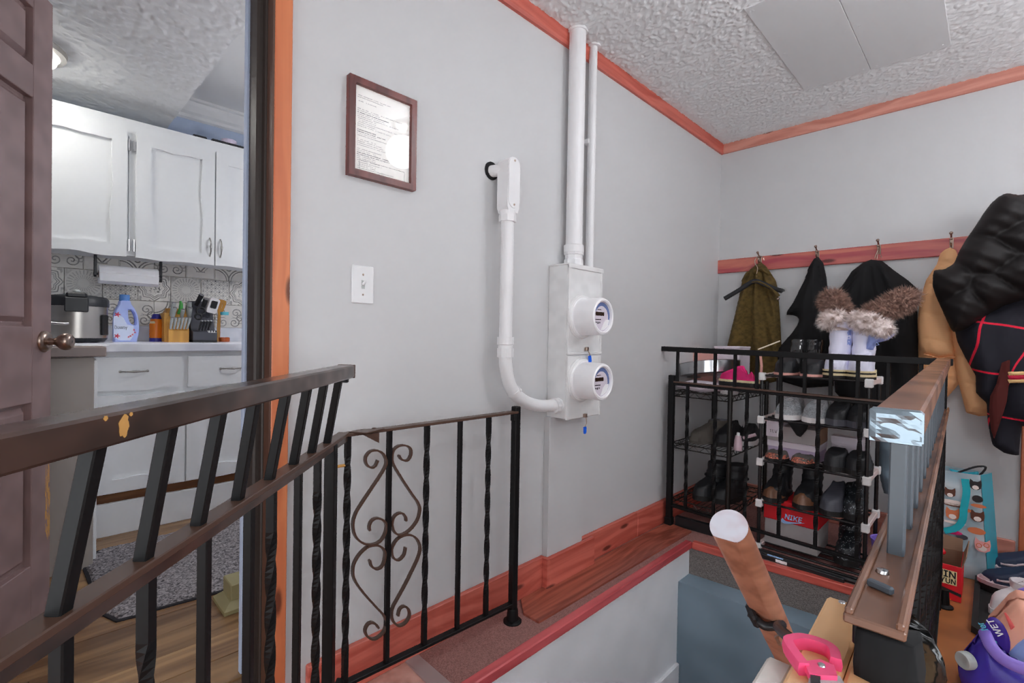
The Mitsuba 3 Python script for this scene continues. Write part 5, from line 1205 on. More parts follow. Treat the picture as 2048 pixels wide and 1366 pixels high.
def boot_parts(L, W, hs, shaft_w, shaft_l, sole=.03, cx=.26, flare=0.):
    """Foot from the ankle profile and a shaft of elliptic rings."""
    up, ln, so = shoe_mesh(L, W, ANK, (.24, .02, .02), sole, 0)
    rings = []
    for k, z in enumerate(np.linspace(.02, hs, 12)):
        b = 1 + .05 * math.sin(k * 2.1) + flare * (z / hs) ** 2; th = np.arange(24) * 2 * math.pi / 24
        rings.append([(L * cx + shaft_l * b * math.cos(a) + .012 * math.sin(z * 30), shaft_w * b * math.sin(a), z + sole) for a in th])
    inner = [[((p[0] - L * cx) * .86 + L * cx, p[1] * .86, p[2] - d_) for p in rings[-1]] for d_ in (0, .05)]
    return up, loft(rings, caps=False), loft([rings[-1]] + inner, caps=True), so
def put_boot(name, label, toe, deg, mats, L=.27, W=.1, hs=.16, sw=.05, sl_=.062, sole=.028, group=None, cx=.26, extra=None, flare=0., s=1.):
    ft_, sh_, inn, so = boot_parts(L, W, hs, sw, sl_, sole, cx, flare)
    R = math.radians(deg); o = np.asarray(toe, float) - np.array([math.cos(R), math.sin(R), 0]) * L * s
    f = lambda m: yaw(m, o, deg, 0, 0, s)
    t = thing(name, label, 'boot', group)
    obj(t + '__foot', f(ft_), mats[0], True); obj(t + '__shaft', f(sh_), mats[1], True); obj(t + '__lining', f(inn), mats[2], True); obj(t + '__sole', f(so), mats[3], 40)
    if extra: extra(t, f)
    return t
def furry(m, n, l, seed=1, grav=(0, 0, -.4)):
    """Hair: thin triangles standing on the mesh."""
    g = np.random.default_rng(seed); pts, fi = trimesh.sample.sample_surface(m, n, seed=seed); nn = m.face_normals[fi] + g.normal(0, .45, (n, 3)) + np.array(grav)
    nn /= np.linalg.norm(nn, axis=1, keepdims=True); sd = np.cross(nn, g.normal(0, 1, (n, 3))); sd /= np.linalg.norm(sd, axis=1, keepdims=True); L = l * (.5 + g.random((n, 1)))
    v = np.stack([pts - sd * l * .07, pts + sd * l * .07, pts + nn * L], 1).reshape(-1, 3)
    return trimesh.Trimesh(v, np.arange(3 * n).reshape(-1, 3), process=False)
def blob(a, b, ra, rb, seed=0, amp=.01, f=30, squash=1.):
    """Lumpy capsule from a to b."""
    a, b = np.asarray(a, float), np.asarray(b, float); d, s, u = frame(b - a); L = np.linalg.norm(b - a); rings = []
    for t_ in np.linspace(-.98, .98, 17):
        r = (ra + (rb - ra) * (t_ + 1) / 2) * math.sqrt(max(1 - abs(t_) ** 3.5, .01)); c = (a + b) / 2 + d * L / 2 * t_
        rings.append([c + r * (s * math.cos(k) + u * squash * math.sin(k)) for k in np.arange(20) * 2 * math.pi / 20])
    m = loft(rings); n = m.vertex_normals if len(m.vertices) else 0
    m.vertices = m.vertices + np.asarray(m.vertex_normals) * (amp * (meshkit.noise(m.vertices * f, seed) - .4))[:, None]; return m

# ================================================================ wire shelf in the corner and what it holds
wx0, wx1 = 2.645, 3.225
wy0 = A(1458, 905, x=wx0)[1]; wy1 = 1.315
WZ = [A(1462, 1030, x=wx0)[2] + .004, A(1458, 905, x=wx0)[2], A(1458, 793, x=wx0)[2]]
t = thing('wire_shelf', 'black wire shelf unit in the corner behind the far railing', 'shelf')
for x in (wx0, wx1):
    for y in (wy0, wy1):
        obj(t + '__post', tube([(x, y, ZF + .012), (x, y, WZ[2] + .05)], .0125, 14), 'wire_black', 30)
        obj(t + '__foot', turned([(0, 0), (.014, 0), (.01, .014), (0, .014)], (x, y, ZF), (0, 0, 1), 12), 'black_plastic')
for z in WZ:
    rim = []
    c4 = [(wx0, wy0), (wx1, wy0), (wx1, wy1), (wx0, wy1)]
    for i in range(4):
        a, b = np.array(c4[i]), np.array(c4[(i + 1) % 4])
        for dz in (0, -.028): rim.append(tube([(*a, z + dz), (*b, z + dz)], .0032, 6))
        n = int(np.linalg.norm(b - a) / .03); P = [(*(a + (b - a) * k / n), z - (.028 if k % 2 else 0)) for k in range(n + 1)]
        rim.append(sweep(P, circ(.002, 5), (.3, .2, .9)))
    for k in range(1, int((wy1 - wy0) / .024)): y = wy0 + .024 * k; rim.append(tube([(wx0, y, z + .002), (wx1, y, z + .002)], .0017, 5))
    for k in (1, 2): rim.append(tube([(wx0 + (wx1 - wx0) * k / 3, wy0, z - .003), (wx0 + (wx1 - wx0) * k / 3, wy1, z - .003)], .003, 5))
    obj(t + '__shelf', rim, 'wire_black', 30, kind='stuff')
zt = WZ[2] + .004
# pan
a, b = A(1337, 735, x=2.70), A(1468, 722, x=2.76)
pc_ = np.array([2.86, (a[1] + b[1]) / 2 - .005, zt + .085]); rpan = .165
pm = lathe([(rpan * .93, 0), (rpan, .006), (rpan * 1.03, .072), (rpan * 1.05, .074), (rpan * 1.02, .07), (rpan * .98, .008), (0, .006)], 56)
obj('cake_pan', yaw(pm, pc_, 0, 6, -9), 'steel', 35, label='round silver metal pan lying tilted on top of the wire shelf', category='pan')
pb = A(1355, 702, x=2.98), A(1428, 748, x=2.98)
obj('pink_box', bx(2.98, 3.10, pb[0][1], pb[1][1], zt, A(1390, 701, x=2.98)[2], .003), 'pink_box', label='pale pink box standing behind the silver pan', category='box')
pb = A(1430, 692, x=3.02), A(1478, 740, x=3.02)
obj('white_box', [bx(3.02, 3.2, pb[0][1], pb[1][1], zt, pb[0][2] - .004, .002), bx(3.01, 3.2, pb[0][1] + .004, pb[1][1] - .004, pb[0][2] - .012, pb[0][2], .002)], 'card_white', label='white lidded box just showing above the railing beside the pink box', category='box')
q = A(1500, 742, x=2.74)
put_shoe('pink_sneaker', 'hot pink sneaker with a white rim on top of the wire shelf', 'sneaker', (2.72, q[1] + .15, zt + .05), 80, ('pink_hot', 'lining', 'sole_black'), L=.22, W=.09, s=1., pitch=0, extra=lambda t, f: obj(t + '__white_rim', f(trimesh.creation.extrude_polygon(outline(.22, .09).buffer(.004), .012, engine='earcut').apply_translation((0, 0, .024))), 'sole_cream', 40))
obj('plastic_bag', onB(pillow(outB([(1352, 768), (1380, 760), (1420, 764), (1450, 770), (1448, 782), (1400, 786), (1352, 776)], 2.68), .05, .03, .008, lambda u, v: .012 * (meshkit.noise(np.c_[u * 60, v * 60, u * 0], 3) - .5)), 2.71), 'card_white', True, label='crumpled white and pink plastic bag in front under the silver pan', category='bag')
q0, q1 = A(1516, 699, x=2.72), A(1560, 682, x=2.78)
obj('white_stick', tube([q0, q1], .0035, 8), 'beige_strap', label='thin white stick pointing up to the right above the railing', category='stick')
q0 = [A(1521, 712, x=2.70), A(1523, 735, x=2.69), A(1520, 760, x=2.70), A(1520, 776, x=2.71)]
obj('pink_strap', sweep(spline(q0, 5), [(-.006, -.001), (.006, -.001), (.006, .001), (-.006, .001)], (-1, 0, 0)), 'pink_box', label='narrow pale pink strap hanging between wire shelf and shoe rack', category='strap')
q = A(1455, 772, x=2.70)
put_shoe('black_sandal', 'black and silver low shoe under the pink sneaker on the wire shelf', 'shoe', (2.70, q[1], zt), 195, ('shoe_black', 'lining', 'sole_white'), 'flat', L=.22, W=.085)
# middle shelf
zm2 = WZ[1] + .004
put_boot('taupe_boot', 'grey-brown ankle boot with pale lining at the left of the middle wire shelf', (2.70, A(1380, 893, x=2.70)[1], zm2), 148, ('boot_taupe', 'boot_taupe', 'lining_grey', 'boot_taupe'), L=.25, W=.1, hs=.115, sw=.045, sl_=.06, sole=.014)
q = A(1440, 890, x=2.74)
put_shoe('black_loafer', 'black slip-on shoe beside the taupe boot', 'shoe', (2.72, q[1] + .005, zm2), 172, ('shoe_black', 'lining', 'sole_black'), 'ank', L=.25, W=.09)
put_shoe('black_sneaker', 'black lace-up shoe at the right of the middle wire shelf behind the small bottle', 'shoe', (2.86, A(1490, 872, x=2.86)[1] + .02, zm2), 178, ('shoe_black', 'lining', 'sole_white'), 'snk', L=.25, W=.09, laces='black_print')
q = A(1476, 892, x=2.72)
t = thing('spray_bottle', 'small pale pink and white bottle standing on the middle wire shelf', 'bottle'); q = np.array([2.72, q[1], zm2])
obj(t + '__body', turned([(0, 0), (.021, 0), (.022, .004), (.019, .055), (.014, .08), (0, .08)], q, (0, 0, 1), 20), 'bottle_pink', 30)
obj(t + '__cap', turned([(0, .08), (.009, .08), (.008, .096), (0, .096)], q, (0, 0, 1), 16), 'white_print', 30)
obj('pink_tube', tube([A(1486, 876, x=2.80), A(1512, 869, x=2.82)], .009, 10), 'bottle_pink', 30, label='pale pink tube lying on the middle wire shelf near the rack', category='tube')
# bottom shelf
zb2 = WZ[0] + .004
def buckle(t, f):
    obj(t + '__strap', [f(sweep([(.25 * .26 + .068 * math.cos(a), .058 * math.sin(a), z) for a in np.linspace(0, 2 * math.pi, 25)[:-1]], [(-.006, -.002), (.006, -.002), (.006, .002), (-.006, .002)], (0, 0, 1), closed=True)) for z in (.07, .12)], 'shoe_black')
    obj(t + '__buckle', f(bx(.130, .136, -.012, .012, .06, .08, .001)), 'steel')
for px, dx in ((1390, 0), (1430, .03)):
    put_boot('black_boot', {1390: 'black buckled ankle boot at the left on the bottom wire shelf', 1430: 'black ankle boot at the right on the bottom wire shelf behind the post'}[px], (2.71 + dx, A(px, 1015, x=2.71 + dx)[1], zb2), 165, ('shoe_black', 'shoe_black', 'lining', 'sole_black'), L=.25, W=.1, hs=.17, sw=.052, sl_=.064, group='black boots on the bottom wire shelf', extra=buckle)
a, b = A(1350, 1030, x=2.62), A(1452, 1050, x=2.62)
obj('flat_board', bar((2.615, a[1] - .01, ZF + .028), (2.63, b[1], ZF + .028), .03, .055), 'black_plastic', label='dark board lying on the floor under the bottom rail by the corner post', category='board')

# ================================================================ shoe rack and its shoes
xr, xk = 2.615, 2.875
rl_ = [A(px, py, x=xr) for px, py in ((1530, 752), (1524, 840), (1521, 925), (1516, 1005), (1511, 1092))]
rr_ = [A(px, py, x=xr) for px, py in ((1740, 768), (1738, 865), (1736, 960), (1730, 1055), (1723, 1140))]
RY0, RY1 = sum(p[1] for p in rl_) / 5, sum(p[1] for p in rr_) / 5
RZ = [(a[2] + b[2]) / 2 for a, b in zip(rl_, rr_)]; RZ[4] = ZF + .022
t = thing('shoe_rack', 'black tube shoe rack with white connectors behind the far railing', 'shoe rack')
for y in (RY0, RY1):
    for x in (xr, xk): obj(t + '__upright', tube([(x, y, ZF + .01), (x, y, RZ[0] + .01)], .0085, 12), 'tube_black', 30)
    for z in RZ:
        for x in (xr, xk): obj(t + '__connector', bx(x - .016, x + .016, y - .015, y + .015, z - .019, z + .019, .003), 'white_conn')
        obj(t + '__side_arm', bx(xr + .016, xk - .016, y - .010, y + .010, z - .012, z + .012, .003), 'white_tube')
for z in RZ:
    for k in range(5):
        x = xr + (xk - xr) * k / 4
        obj(t + '__shelf_tube', tube([(x, RY0 - .012, z + .006), (x, RY1 + .012, z + .006)], .0055, 8), 'tube_black', 30)
sz = [z + .012 for z in RZ]
def at_(px, x): return A(px, 800, x=x)[1]
xf = xr + .0
def on_rack(tier, px, dx=0.): return np.array([xf + dx, A(px, (745, 832, 920, 1002, 1080)[tier], x=xf + dx)[1], sz[tier]])
# top tier
for px, lb in ((1562, 'left dark shoe with pinkish sole on the top tier of the shoe rack'), (1616, 'right dark shoe with pinkish sole on the top tier of the shoe rack')):
    put_shoe('dark_shoe', lb, 'shoe', on_rack(0, px), 180, ('shoe_black', 'lining', 'pink_box'), 'clog', L=.26, W=.098, group='dark shoes on the top tier', sole=.012)
for px, dx, lb in ((1582, .14, 'left glossy black ankle boot standing behind the dark shoes'), (1612, .15, 'right glossy black ankle boot standing behind the dark shoes')):
    put_boot('glossy_boot', lb, on_rack(0, px, dx), 180, ('shoe_shiny', 'shoe_shiny', 'lining', 'sole_black'), L=.2, W=.085, hs=.15, sw=.042, sl_=.05, group='glossy black boots on the top tier')
def snow_sole(L, W, t, f):
    for z0_, h_, m_, k in ((.0, .012, 'sole_black', .006), (.012, .011, 'sole_cream', .007), (.023, .008, 'sole_black', .004), (.031, .008, 'sole_cream', .006)):
        obj(t + '__sole_band', f(trimesh.creation.extrude_polygon(outline(L, W).buffer(k), h_, engine='earcut').apply_translation((0, 0, z0_))), m_, 40)
xb0 = xf + .02
tops = {}
for px, lb, side in ((1665, 'left white snow boot with a thick fur cuff on the shoe rack', 0), (1714, 'right white snow boot with a drooping fur cuff on the shoe rack', 1)):
    p = on_rack(0, px, .02)
    put_boot('snow_boot', lb, p, 180, ('boot_white', 'boot_white', 'fur_white', 'sole_cream'), L=.24, W=.1, hs=.235, sw=.044, sl_=.058, sole=.038, group='white snow boots on the top tier', cx=.38, flare=.15, extra=lambda t, f: (snow_sole(.24, .1, t, f), tops.__setitem__(t, f)))
ks = list(tops)
def fur_part(t, name, base, n, l, mat, seed):
    k = obj(t + '__' + name, base, mat, True); scene[k + '__hair'] = PLY(furry(base, n, l, seed), mat); tag(k + '__hair', kind='stuff')
D = A(1665, 640, x=xb0 + .10)
fur_part(ks[0], 'fur_cuff', blob(A(1640, 644, x=2.74), A(1690, 636, x=2.74), .036, .036, 3, .012, 40), 2200, .02, 'fur_white', 1)
fur_part(ks[1], 'fur_cuff', blob(A(1698, 633, x=2.74), A(1784, 664, x=2.70), .038, .034, 4, .012, 40), 2600, .02, 'fur_white', 2)
cu = [(1738, 660), (1790, 668), (1775, 680), (1752, 686), (1745, 700), (1730, 700)]
obj(ks[1] + '__flap', onB(pillow(outB(cu, 2.72), .02, .02, .008), 2.735), 'boot_blue', True)
cu = [(1682, 660), (1702, 655), (1700, 690), (1690, 715), (1682, 700)]
obj(ks[0] + '__flap', onB(pillow(outB(cu, 2.76), .02, .015, .008), 2.77), 'boot_blue', True)
q = A(1752, 684, x=2.70)
obj(ks[1] + '__pull_loop', tube([q, q + (0, -.012, -.012), q + (0, .002, -.016)], .0018, 6), 'boot_blue')
for (p_, q_, ra_, rb_, lb) in (((1658, 588), (1688, 640), .052, .034, 'short brown fur piece leaning left out of the snow boots'), ((1832, 588), (1712, 648), .046, .036, 'long brown fur piece leaning right out of the snow boots')):
    m = blob(A(*q_, x=2.84), A(*p_, x=2.90), rb_, ra_, 6, .014, 34); t = thing('fur_piece', lb, 'fur trim', 'brown fur over the snow boots')
    obj(t + '__pelt', m, 'fur_brown', True); k = obj(t + '__hair', furry(m, 3600, .028, 5, (0, 0, -.2)), 'fur_brown'); tag(k, kind='stuff')
# second tier
for px, lb in ((1566, 'left grey knit sneaker on the second tier'), (1622, 'right grey knit sneaker on the second tier')):
    put_shoe('grey_sneaker', lb, 'sneaker', on_rack(1, px), 180, ('shoe_grey', 'lining', 'sole_white'), 'snk', L=.27, W=.108, group='grey sneakers on the second tier', laces='sole_white')
for px, lb in ((1668, 'left black sneaker on the second tier of the rack'), (1712, 'right black sneaker on the second tier of the rack')):
    put_shoe('black_trainer', lb, 'sneaker', on_rack(1, px), 180, ('shoe_black', 'lining', 'char_plastic'), 'snk', L=.27, W=.098, group='black sneakers on the second tier', laces='black_print', sole=.03)
# cartons between second and third tier
z3 = sz[2]
p0, p1 = on_rack(2, 1532, .06), on_rack(2, 1632, .06)
t = thing('lilac_carton', 'pale lilac shoe carton standing behind the leopard flats', 'carton')
obj(t + '__body', bx(xf + .09, xk, p0[1], p1[1], z3, z3 + .085, .001), 'card_lilac'); obj(t + '__lid', bx(xf + .084, xk, p0[1] + .004, p1[1] - .004, z3 + .06, z3 + .09, .001), 'card_white')
t = thing('grey_carton', 'grey and brown shoe carton with a white printed end hanging under the grey sneakers', 'carton')
zc0 = z3 + .093; zc1 = RZ[1] - .012
a_, b_ = A(1533, 870, x=xf + .06)[1], A(1633, 880, x=xf + .06)[1]
obj(t + '__body', bx(xf + .07, xk, a_, b_, zc0, zc1 - .02, .001), 'card_grey')
obj(t + '__side', bx(xf + .068, xk, b_ - .004, b_, zc0, zc1 - .02), 'card_brown')
obj(t + '__lid', bx(xf + .064, xk, a_ + .003, a_ - .07, zc0 + .018, zc1, .001), 'card_white')
obj(t + '__print', text('TLV', .014, (xf + .0636, a_ - .012, zc0 + .04), (0, -1, 0), (0, 0, 1), False, .0006), 'black_print')
obj(t + '__label', bx(xf + .063, xf + .064, a_ - .068, a_ - .05, zc0 + .02, zc0 + .052), 'white_print')
obj('black_cloth_scrap', onB(pillow(outB([(1572, 846), (1615, 848), (1610, 862), (1598, 876), (1590, 872), (1582, 860)], xf + .01), .01, .012, .007), xf + .035), 'black_cloth', True, label='black cloth corner hanging down below the grey sneakers', category='cloth')
# third tier
for px, lb in ((1541, 'left grey flat with leopard print sole edge on the third tier'), (1594, 'right grey flat with leopard print sole edge on the third tier')):
    def lp(t, f): obj(t + '__print_toe', f(pillow(np.array(outline(.25, .095).buffer(.002).exterior.coords)[:-1], .02, .02, .008, lambda u, v: np.where(u > .13, .010, 0.), .0, .45).apply_translation((0, 0, .008))), 'leopard', True)
    put_shoe('leopard_flat', lb, 'shoe', on_rack(2, px), 174, ('clog_grey', 'lining_grey', 'sole_black'), 'flat', L=.25, W=.095, group='leopard flats on the third tier', sole=.012, extra=lp)
for px, lb in ((1664, 'left black rubber clog on the third tier'), (1709, 'right black rubber clog on the third tier')):
    put_shoe('rubber_clog', lb, 'clog', on_rack(2, px), 180, ('shoe_black', 'lining', 'sole_black'), 'clog', L=.26, W=.1, group='black clogs on the third tier', s=1.0)
p0, p1 = on_rack(2, 1655, .12), on_rack(2, 1728, .12)
obj('white_carton', [bx(xf + .2, xk - .005, p0[1], p1[1], z3, z3 + .13, .001), bx(xf + .196, xk - .002, p0[1] + .003, p1[1] - .003, z3 + .1, z3 + .135, .001)], 'card_white', label='white shoe carton behind the black clogs', category='carton')
# fourth tier
for px, lb in ((1538, 'left black boot with a brown toe cap on the fourth tier'), (1600, 'right black boot with a brown toe cap on the fourth tier')):
    def tc(t, f): obj(t + '__toe_cap', f(pillow(np.array(outline(.26, .1).intersection(sbox(.185, -.1, .3, .1)).exterior.coords)[:-1], .05, .035, .008, None, 0., .5).apply_translation((.004, 0, .024))), 'leather_brown', True)
    put_boot('duck_boot', lb, on_rack(3, px), 178, ('shoe_black', 'shoe_black', 'lining', 'sole_black'), L=.26, W=.1, hs=.15, sw=.045, sl_=.058, group='brown toed boots on the fourth tier', extra=tc, sole=.022)
put_shoe('dark_sneaker', 'dark slate shoe on the fourth tier between the brown toed and glittery boots', 'shoe', on_rack(3, 1655), 178, ('char_plastic', 'lining', 'sole_black'), 'ank', L=.26, W=.1)
put_boot('glitter_boot', 'black glitter boot on the fourth tier', on_rack(3, 1703, .02), 182, ('glitter', 'glitter', 'lining', 'sole_black'), L=.22, W=.09, hs=.10, sw=.045, sl_=.055)
# on the floor below
p0, p1 = A(1530, 1010, x=xf + .05), A(1636, 1050, x=xf + .05)
zc_ = sz[4]
t = thing('red_shoe_box', 'red shoe box with a white logo under the lowest full tier of the rack', 'shoe box')
zr_ = A(1575, 1005, x=xf + .045)[2]; zr0 = A(1575, 1046, x=xf + .045)[2]
obj(t + '__lid', bx(xf + .045, xk, p0[1] + .004, p1[1] - .004, zr0, zr_, .002), 'card_red')
obj(t + '__body', bx(xf + .052, xk, p0[1], p1[1], zc_, zr0, .002), 'card_grey')
q = A(1567, 1035, x=xf + .044)
obj(t + '__lettering', text('NIKE', .024, (xf + .0446, q[1] - .002, q[2] - .004), (0, -1, 0), (.0, -.12, 1), True, .0008, .075), 'skyblue_print')
swp = spline([(0, 0), (-.012, -.012), (-.004, -.022), (.02, -.02), (.095, .008)], 6)[:, :2] if False else np.array([(-.012, .006), (-.020, -.006), (-.018, -.016), (-.006, -.021), (.012, -.018), (.045, -.008), (.088, .006), (.05, -.001), (.02, -.006), (.004, -.007), (-.006, -.003)])
obj(t + '__swoosh', prism(swp, .0008, (xf + .0446, q[1] - .008, q[2] - .008), (0, -1, 0), (0, 0, 1), (-1, 0, 0)), 'skyblue_print')
put_boot('glitter_boot', 'black glitter boot standing on the lowest tier right of the red box', on_rack(4, 1688, .03), 182, ('glitter', 'glitter', 'lining', 'sole_black'), L=.24, W=.1, hs=.125, sw=.046, sl_=.055)
for i, (pa, pb, r_, lb) in enumerate((((1518, 1085), (1720, 1150), .010, 'upper black pole lying on the floor under the rack'), ((1516, 1100), (1716, 1158), .012, 'lower black pole lying on the floor in front of the rack'))):
    a, b = A(*pa, x=xf - .018 - .03 * i), A(*pb, x=xf - .018 - .03 * i); a[2] = b[2] = ZF + r_
    obj('spare_pole', tube([a, b], r_, 12), 'tube_black', 30, label=lb, category='pole', group='poles on the floor by the rack')
a, b = A(1522, 1094, x=xf - .07), A(1690, 1144, x=xf - .07)
t = thing('flat_package', 'flat black package with a blue and a white sticker on the floor before the rack', 'package')
obj(t + '__body', bx(xf - .085, xf - .064, b[1], a[1], ZF, ZF + .022, .003), 'black_plastic')
obj(t + '__sticker', bx(xf - .0855, xf - .0845, a[1] - .12, a[1] - .07, ZF + .004, ZF + .018), 'white_print')
obj(t + '__sticker', bx(xf - .08, xf - .066, a[1] - .1, a[1] - .03, ZF + .0218, ZF + .0226), 'skyblue_print')
# right of the rack
q = A(1768, 930, x=2.86)
obj('grey_bag', onB(pillow(outB([(1752, 880), (1775, 860), (1800, 870), (1820, 960), (1815, 1000), (1765, 990), (1752, 940)], 2.95), .09, .05, .01, lambda u, v: .02 * (meshkit.noise(np.c_[u * 30, v * 30, u * 0], 2) - .5)), 3.0), 'slate_paint', True, label='crumpled grey-green bag on the floor right of the shoe rack', category='bag')
q = A(1772, 1052, z=ZF); q = np.array([2.79, A(1775, 1050, x=2.79)[1], ZF])
obj('lilac_cup', turned([(0, 0), (.045, 0), (.06, .15), (.064, .152), (.064, .158), (.056, .156), (.043, .006), (0, .006)], q, (0, 0, 1), 28), 'clog_lilac', 30, label='lilac plastic tub on the floor right of the shoe rack', category='tub')

# ================================================================ right-hand corner
# cat tote
ft = A(1895, 1120, x=3.0)[1], A(1968, 1120, x=3.0)[1]
t = thing('tote_bag', 'tote bag printed with cats standing on the floor below the coats', 'bag')
xb1 = 3.02
fo = outB([(1880, 960), (1900, 945), (1945, 948), (1958, 960), (1968, 1000), (1978, 1060), (1976, 1112), (1880, 1115)], xb1)
zbt = ZF + .002
pts = [(u, max(v, zbt)) for u, v in fo]
zt_b = max(v for u, v in pts)
bl, br = min(u for u, v in pts), max(u for u, v in pts)
def bagring(z, k, xo):
    w0 = np.interp(z, [zbt, zt_b], [1, .80]); um = br - (br - bl) * 1.0; L_ = bl - .06; R_ = bl + (br - bl) * w0
    dpt = np.interp(z, [zbt, zt_b], [.16, .10])
    P = []
    for s_, (ua, ub, xa_, xc_) in enumerate(((L_, R_, 0, 0), (R_, R_ + .035, 0, dpt), (R_ + .035, L_, dpt, dpt), (L_, L_, dpt, 0))):
        for i in range(8):
            f_ = i / 8; P.append((xb1 + xa_ + (xc_ - xa_) * f_ - .012 * math.sin(math.pi * f_) * (s_ == 0) + .004 * math.sin(z * 60 + s_ + f_ * 5), -(ua + (ub - ua) * f_), z))
    return P
zs_ = np.linspace(zbt, zt_b, 16)
obj(t + '__body', loft([bagring(z, 1, 0) for z in zs_], caps=False), 'bag_print', 40)
gus = [[bagring(z, 1, 0)[8 + i] for i in range(9)] for z in zs_]
obj(t + '__side', [loft([[np.array(p) - (0, .0025, 0) for p in r] for r in gus], caps=False, close=False)], 'bag_side', True, label='teal side panel')
obj(t + '__bottom', prism([(p[0], p[1]) for p in bagring(zbt, 1, 0)], .004, (0, 0, zbt - .001)), 'bag_side')
yb1 = xb1 - .016
def dec(px, py, pts, mat, nme, s=1., lay=0):
    c = A(px, py, x=yb1 - .0012 * lay); h = .0012
    obj(t + '__' + nme, prism([(a * s, b * s) for a, b in pts], h, c + (-.0004, 0, 0), (0, -1, 0), (0, 0, 1), (-1, 0, 0)), mat)
def ell(a, b, n=20): return [(a * math.cos(k), b * math.sin(k)) for k in np.arange(n) * 2 * math.pi / n]
head = [(-.022, -.014), (-.024, .008), (-.021, .03), (-.009, .018), (.009, .018), (.021, .03), (.024, .008), (.022, -.014), (.01, -.024), (-.01, -.024)]
for px, py, m_, s_ in ((1951, 970, 'cat_black', .85), (1955, 1033, 'cat_brown', .95), (1905, 1028, 'cat_orange', 1.0), (1900, 985, 'cat_brown', .8), (1965, 1092, 'cat_pink', 1.1)):
    dec(px, py, head, m_, 'printed_cat', s_, 1); dec(px, py + 5, ell(.013, .011), 'cat_white', 'printed_muzzle', s_, 2)
for px, py, a, b, m_ in ((1955, 998, .018, .016, 'cat_black'), (1957, 1012, .026, .008, 'cat_orange'), (1905, 1005, .05, .012, 'cat_white'), (1908, 1010, .036, .008, 'cat_brown'), (1953, 1062, .030, .015, 'cat_orange'), (1935, 1021, .016, .008, 'cat_orange'), (1905, 1064, .034, .01, 'pink_hot'), (1924, 1074, .02, .012, 'char_plastic'), (1908, 1045, .04, .006, 'cat_white')):
    dec(px, py, ell(a, b), m_, 'printed_patch', 1., 0)
for dx in (-7, 8): dec(1965 + dx, 1091, ell(.010, .010), 'cat_orange', 'printed_glasses', 1., 3); dec(1965 + dx, 1091, ell(.007, .007), 'cat_pink', 'printed_glasses', 1., 4)
s_ = [A(a, b, x=xb1 - .03) for a, b in ((1930, 958), (1933, 985), (1928, 1015), (1925, 1040), (1912, 1056), (1888, 1062))]
obj(t + '__strap', sweep(spline(s_, 6), [(-.013, -.0015), (.013, -.0015), (.013, .0015), (-.013, .0015)], (-1, 0, 0)), 'teal_strap', 30, label='teal carrying strap')
s_ = [A(a, b, x=xb1 + .02) for a, b in ((1885, 946), (1902, 950), (1925, 942), (1950, 934), (1968, 933), (1971, 937), (1962, 948), (1950, 956))]
obj(t + '__cord', tube(spline(s_, 6), .0042, 8), 'black_rope', 30, label='black cord handle')
obj(t + '__rim_fold', [onB(pillow(outB([(1898, 938), (1915, 942), (1935, 946), (1957, 944), (1958, 955), (1930, 953), (1905, 952)], xb1 + .03), .012, .012, .007), xb1 + .04)], 'bag_side', True)
# noodle carton
nb = A(1922, 1207, z=ZF); nx = nb[0]; 
t = thing('noodle_carton', 'open red instant noodle carton on the vinyl floor beside the railing', 'carton')
y1n = nb[1]; y0n = y1n + .20; zt_n = A(1922, 1136, x=nx)[2]
obj(t + '__wall', bx(nx, nx + .004, y1n, y0n, ZF, zt_n, .001), 'red_pack'); obj(t + '__wall', bx(nx, nx + .22, y1n, y1n + .004, ZF, zt_n, .001), 'red_pack')
obj(t + '__wall', bx(nx + .216, nx + .22, y1n, y0n, ZF, zt_n, .001), 'card_brown'); obj(t + '__wall', bx(nx, nx + .22, y0n - .004, y0n, ZF, zt_n, .001), 'card_brown'); obj(t + '__wall', bx(nx, nx + .22, y1n, y0n, ZF, ZF + .003, .001), 'card_brown')
tp = A(1928, 1092, x=nx + .22)
obj(t + '__flap', prism([(0, 0), (.19, 0), (.19, .055), (0, .065)], .003, (nx + .218, y0n - .004, zt_n - .002), (0, -1, 0), (.25, 0, .97), (.97, 0, -.25)), 'card_brown'); obj(t + '__flap', prism([(0, 0), (.21, 0), (.21, .06), (0, .05)], .003, (nx + .004, y1n + .002, zt_n - .002), (1, 0, 0), (0, -.25, .97), (0, -.97, -.25)), 'card_brown')
a, b = A(1882, 1150, x=nx), A(1914, 1163, x=nx)
lc = A(1899, 1156, x=nx)
obj(t + '__label', bx(nx - .0012, nx, A(1914, 1150, x=nx)[1], y0n - .01, A(1900, 1169, x=nx)[2], A(1900, 1141, x=nx)[2]), 'cream_pack')
yr0 = A(1912, 1150, x=nx)[1]
obj(t + '__lettering', text('SHIN', .026, (nx - .0013, yr0 + .086, A(1900, 1155, x=nx)[2]), (0, -1, 0), (0, 0, 1), True, .0008, .084), 'black_print'); obj(t + '__lettering', text('RAMYUN', .02, (nx - .0013, yr0 + .100, A(1900, 1167, x=nx)[2]), (0, -1, 0), (0, 0, 1), True, .0008, .098), 'black_print')
cv_ = [(0, .004), (.05, .0), (.1, -.012), (.2, -.034), (.2, -.046), (.1, -.024), (.05, -.012), (0, -.008)]
obj(t + '__band', prism(cv_, .0012, (nx, y0n, zt_n - .075), (0, -1, 0), (0, 0, 1), (-1, 0, 0)), 'shoe_black')
obj(t + '__bowl_picture', prism([(.02, -.03), (.1, -.045), (.17, -.07), (.16, -.083), (.08, -.085), (.02, -.06)], .0012, (nx, y0n, zt_n - .07), (0, -1, 0), (0, 0, 1), (-1, 0, 0)), 'orange')
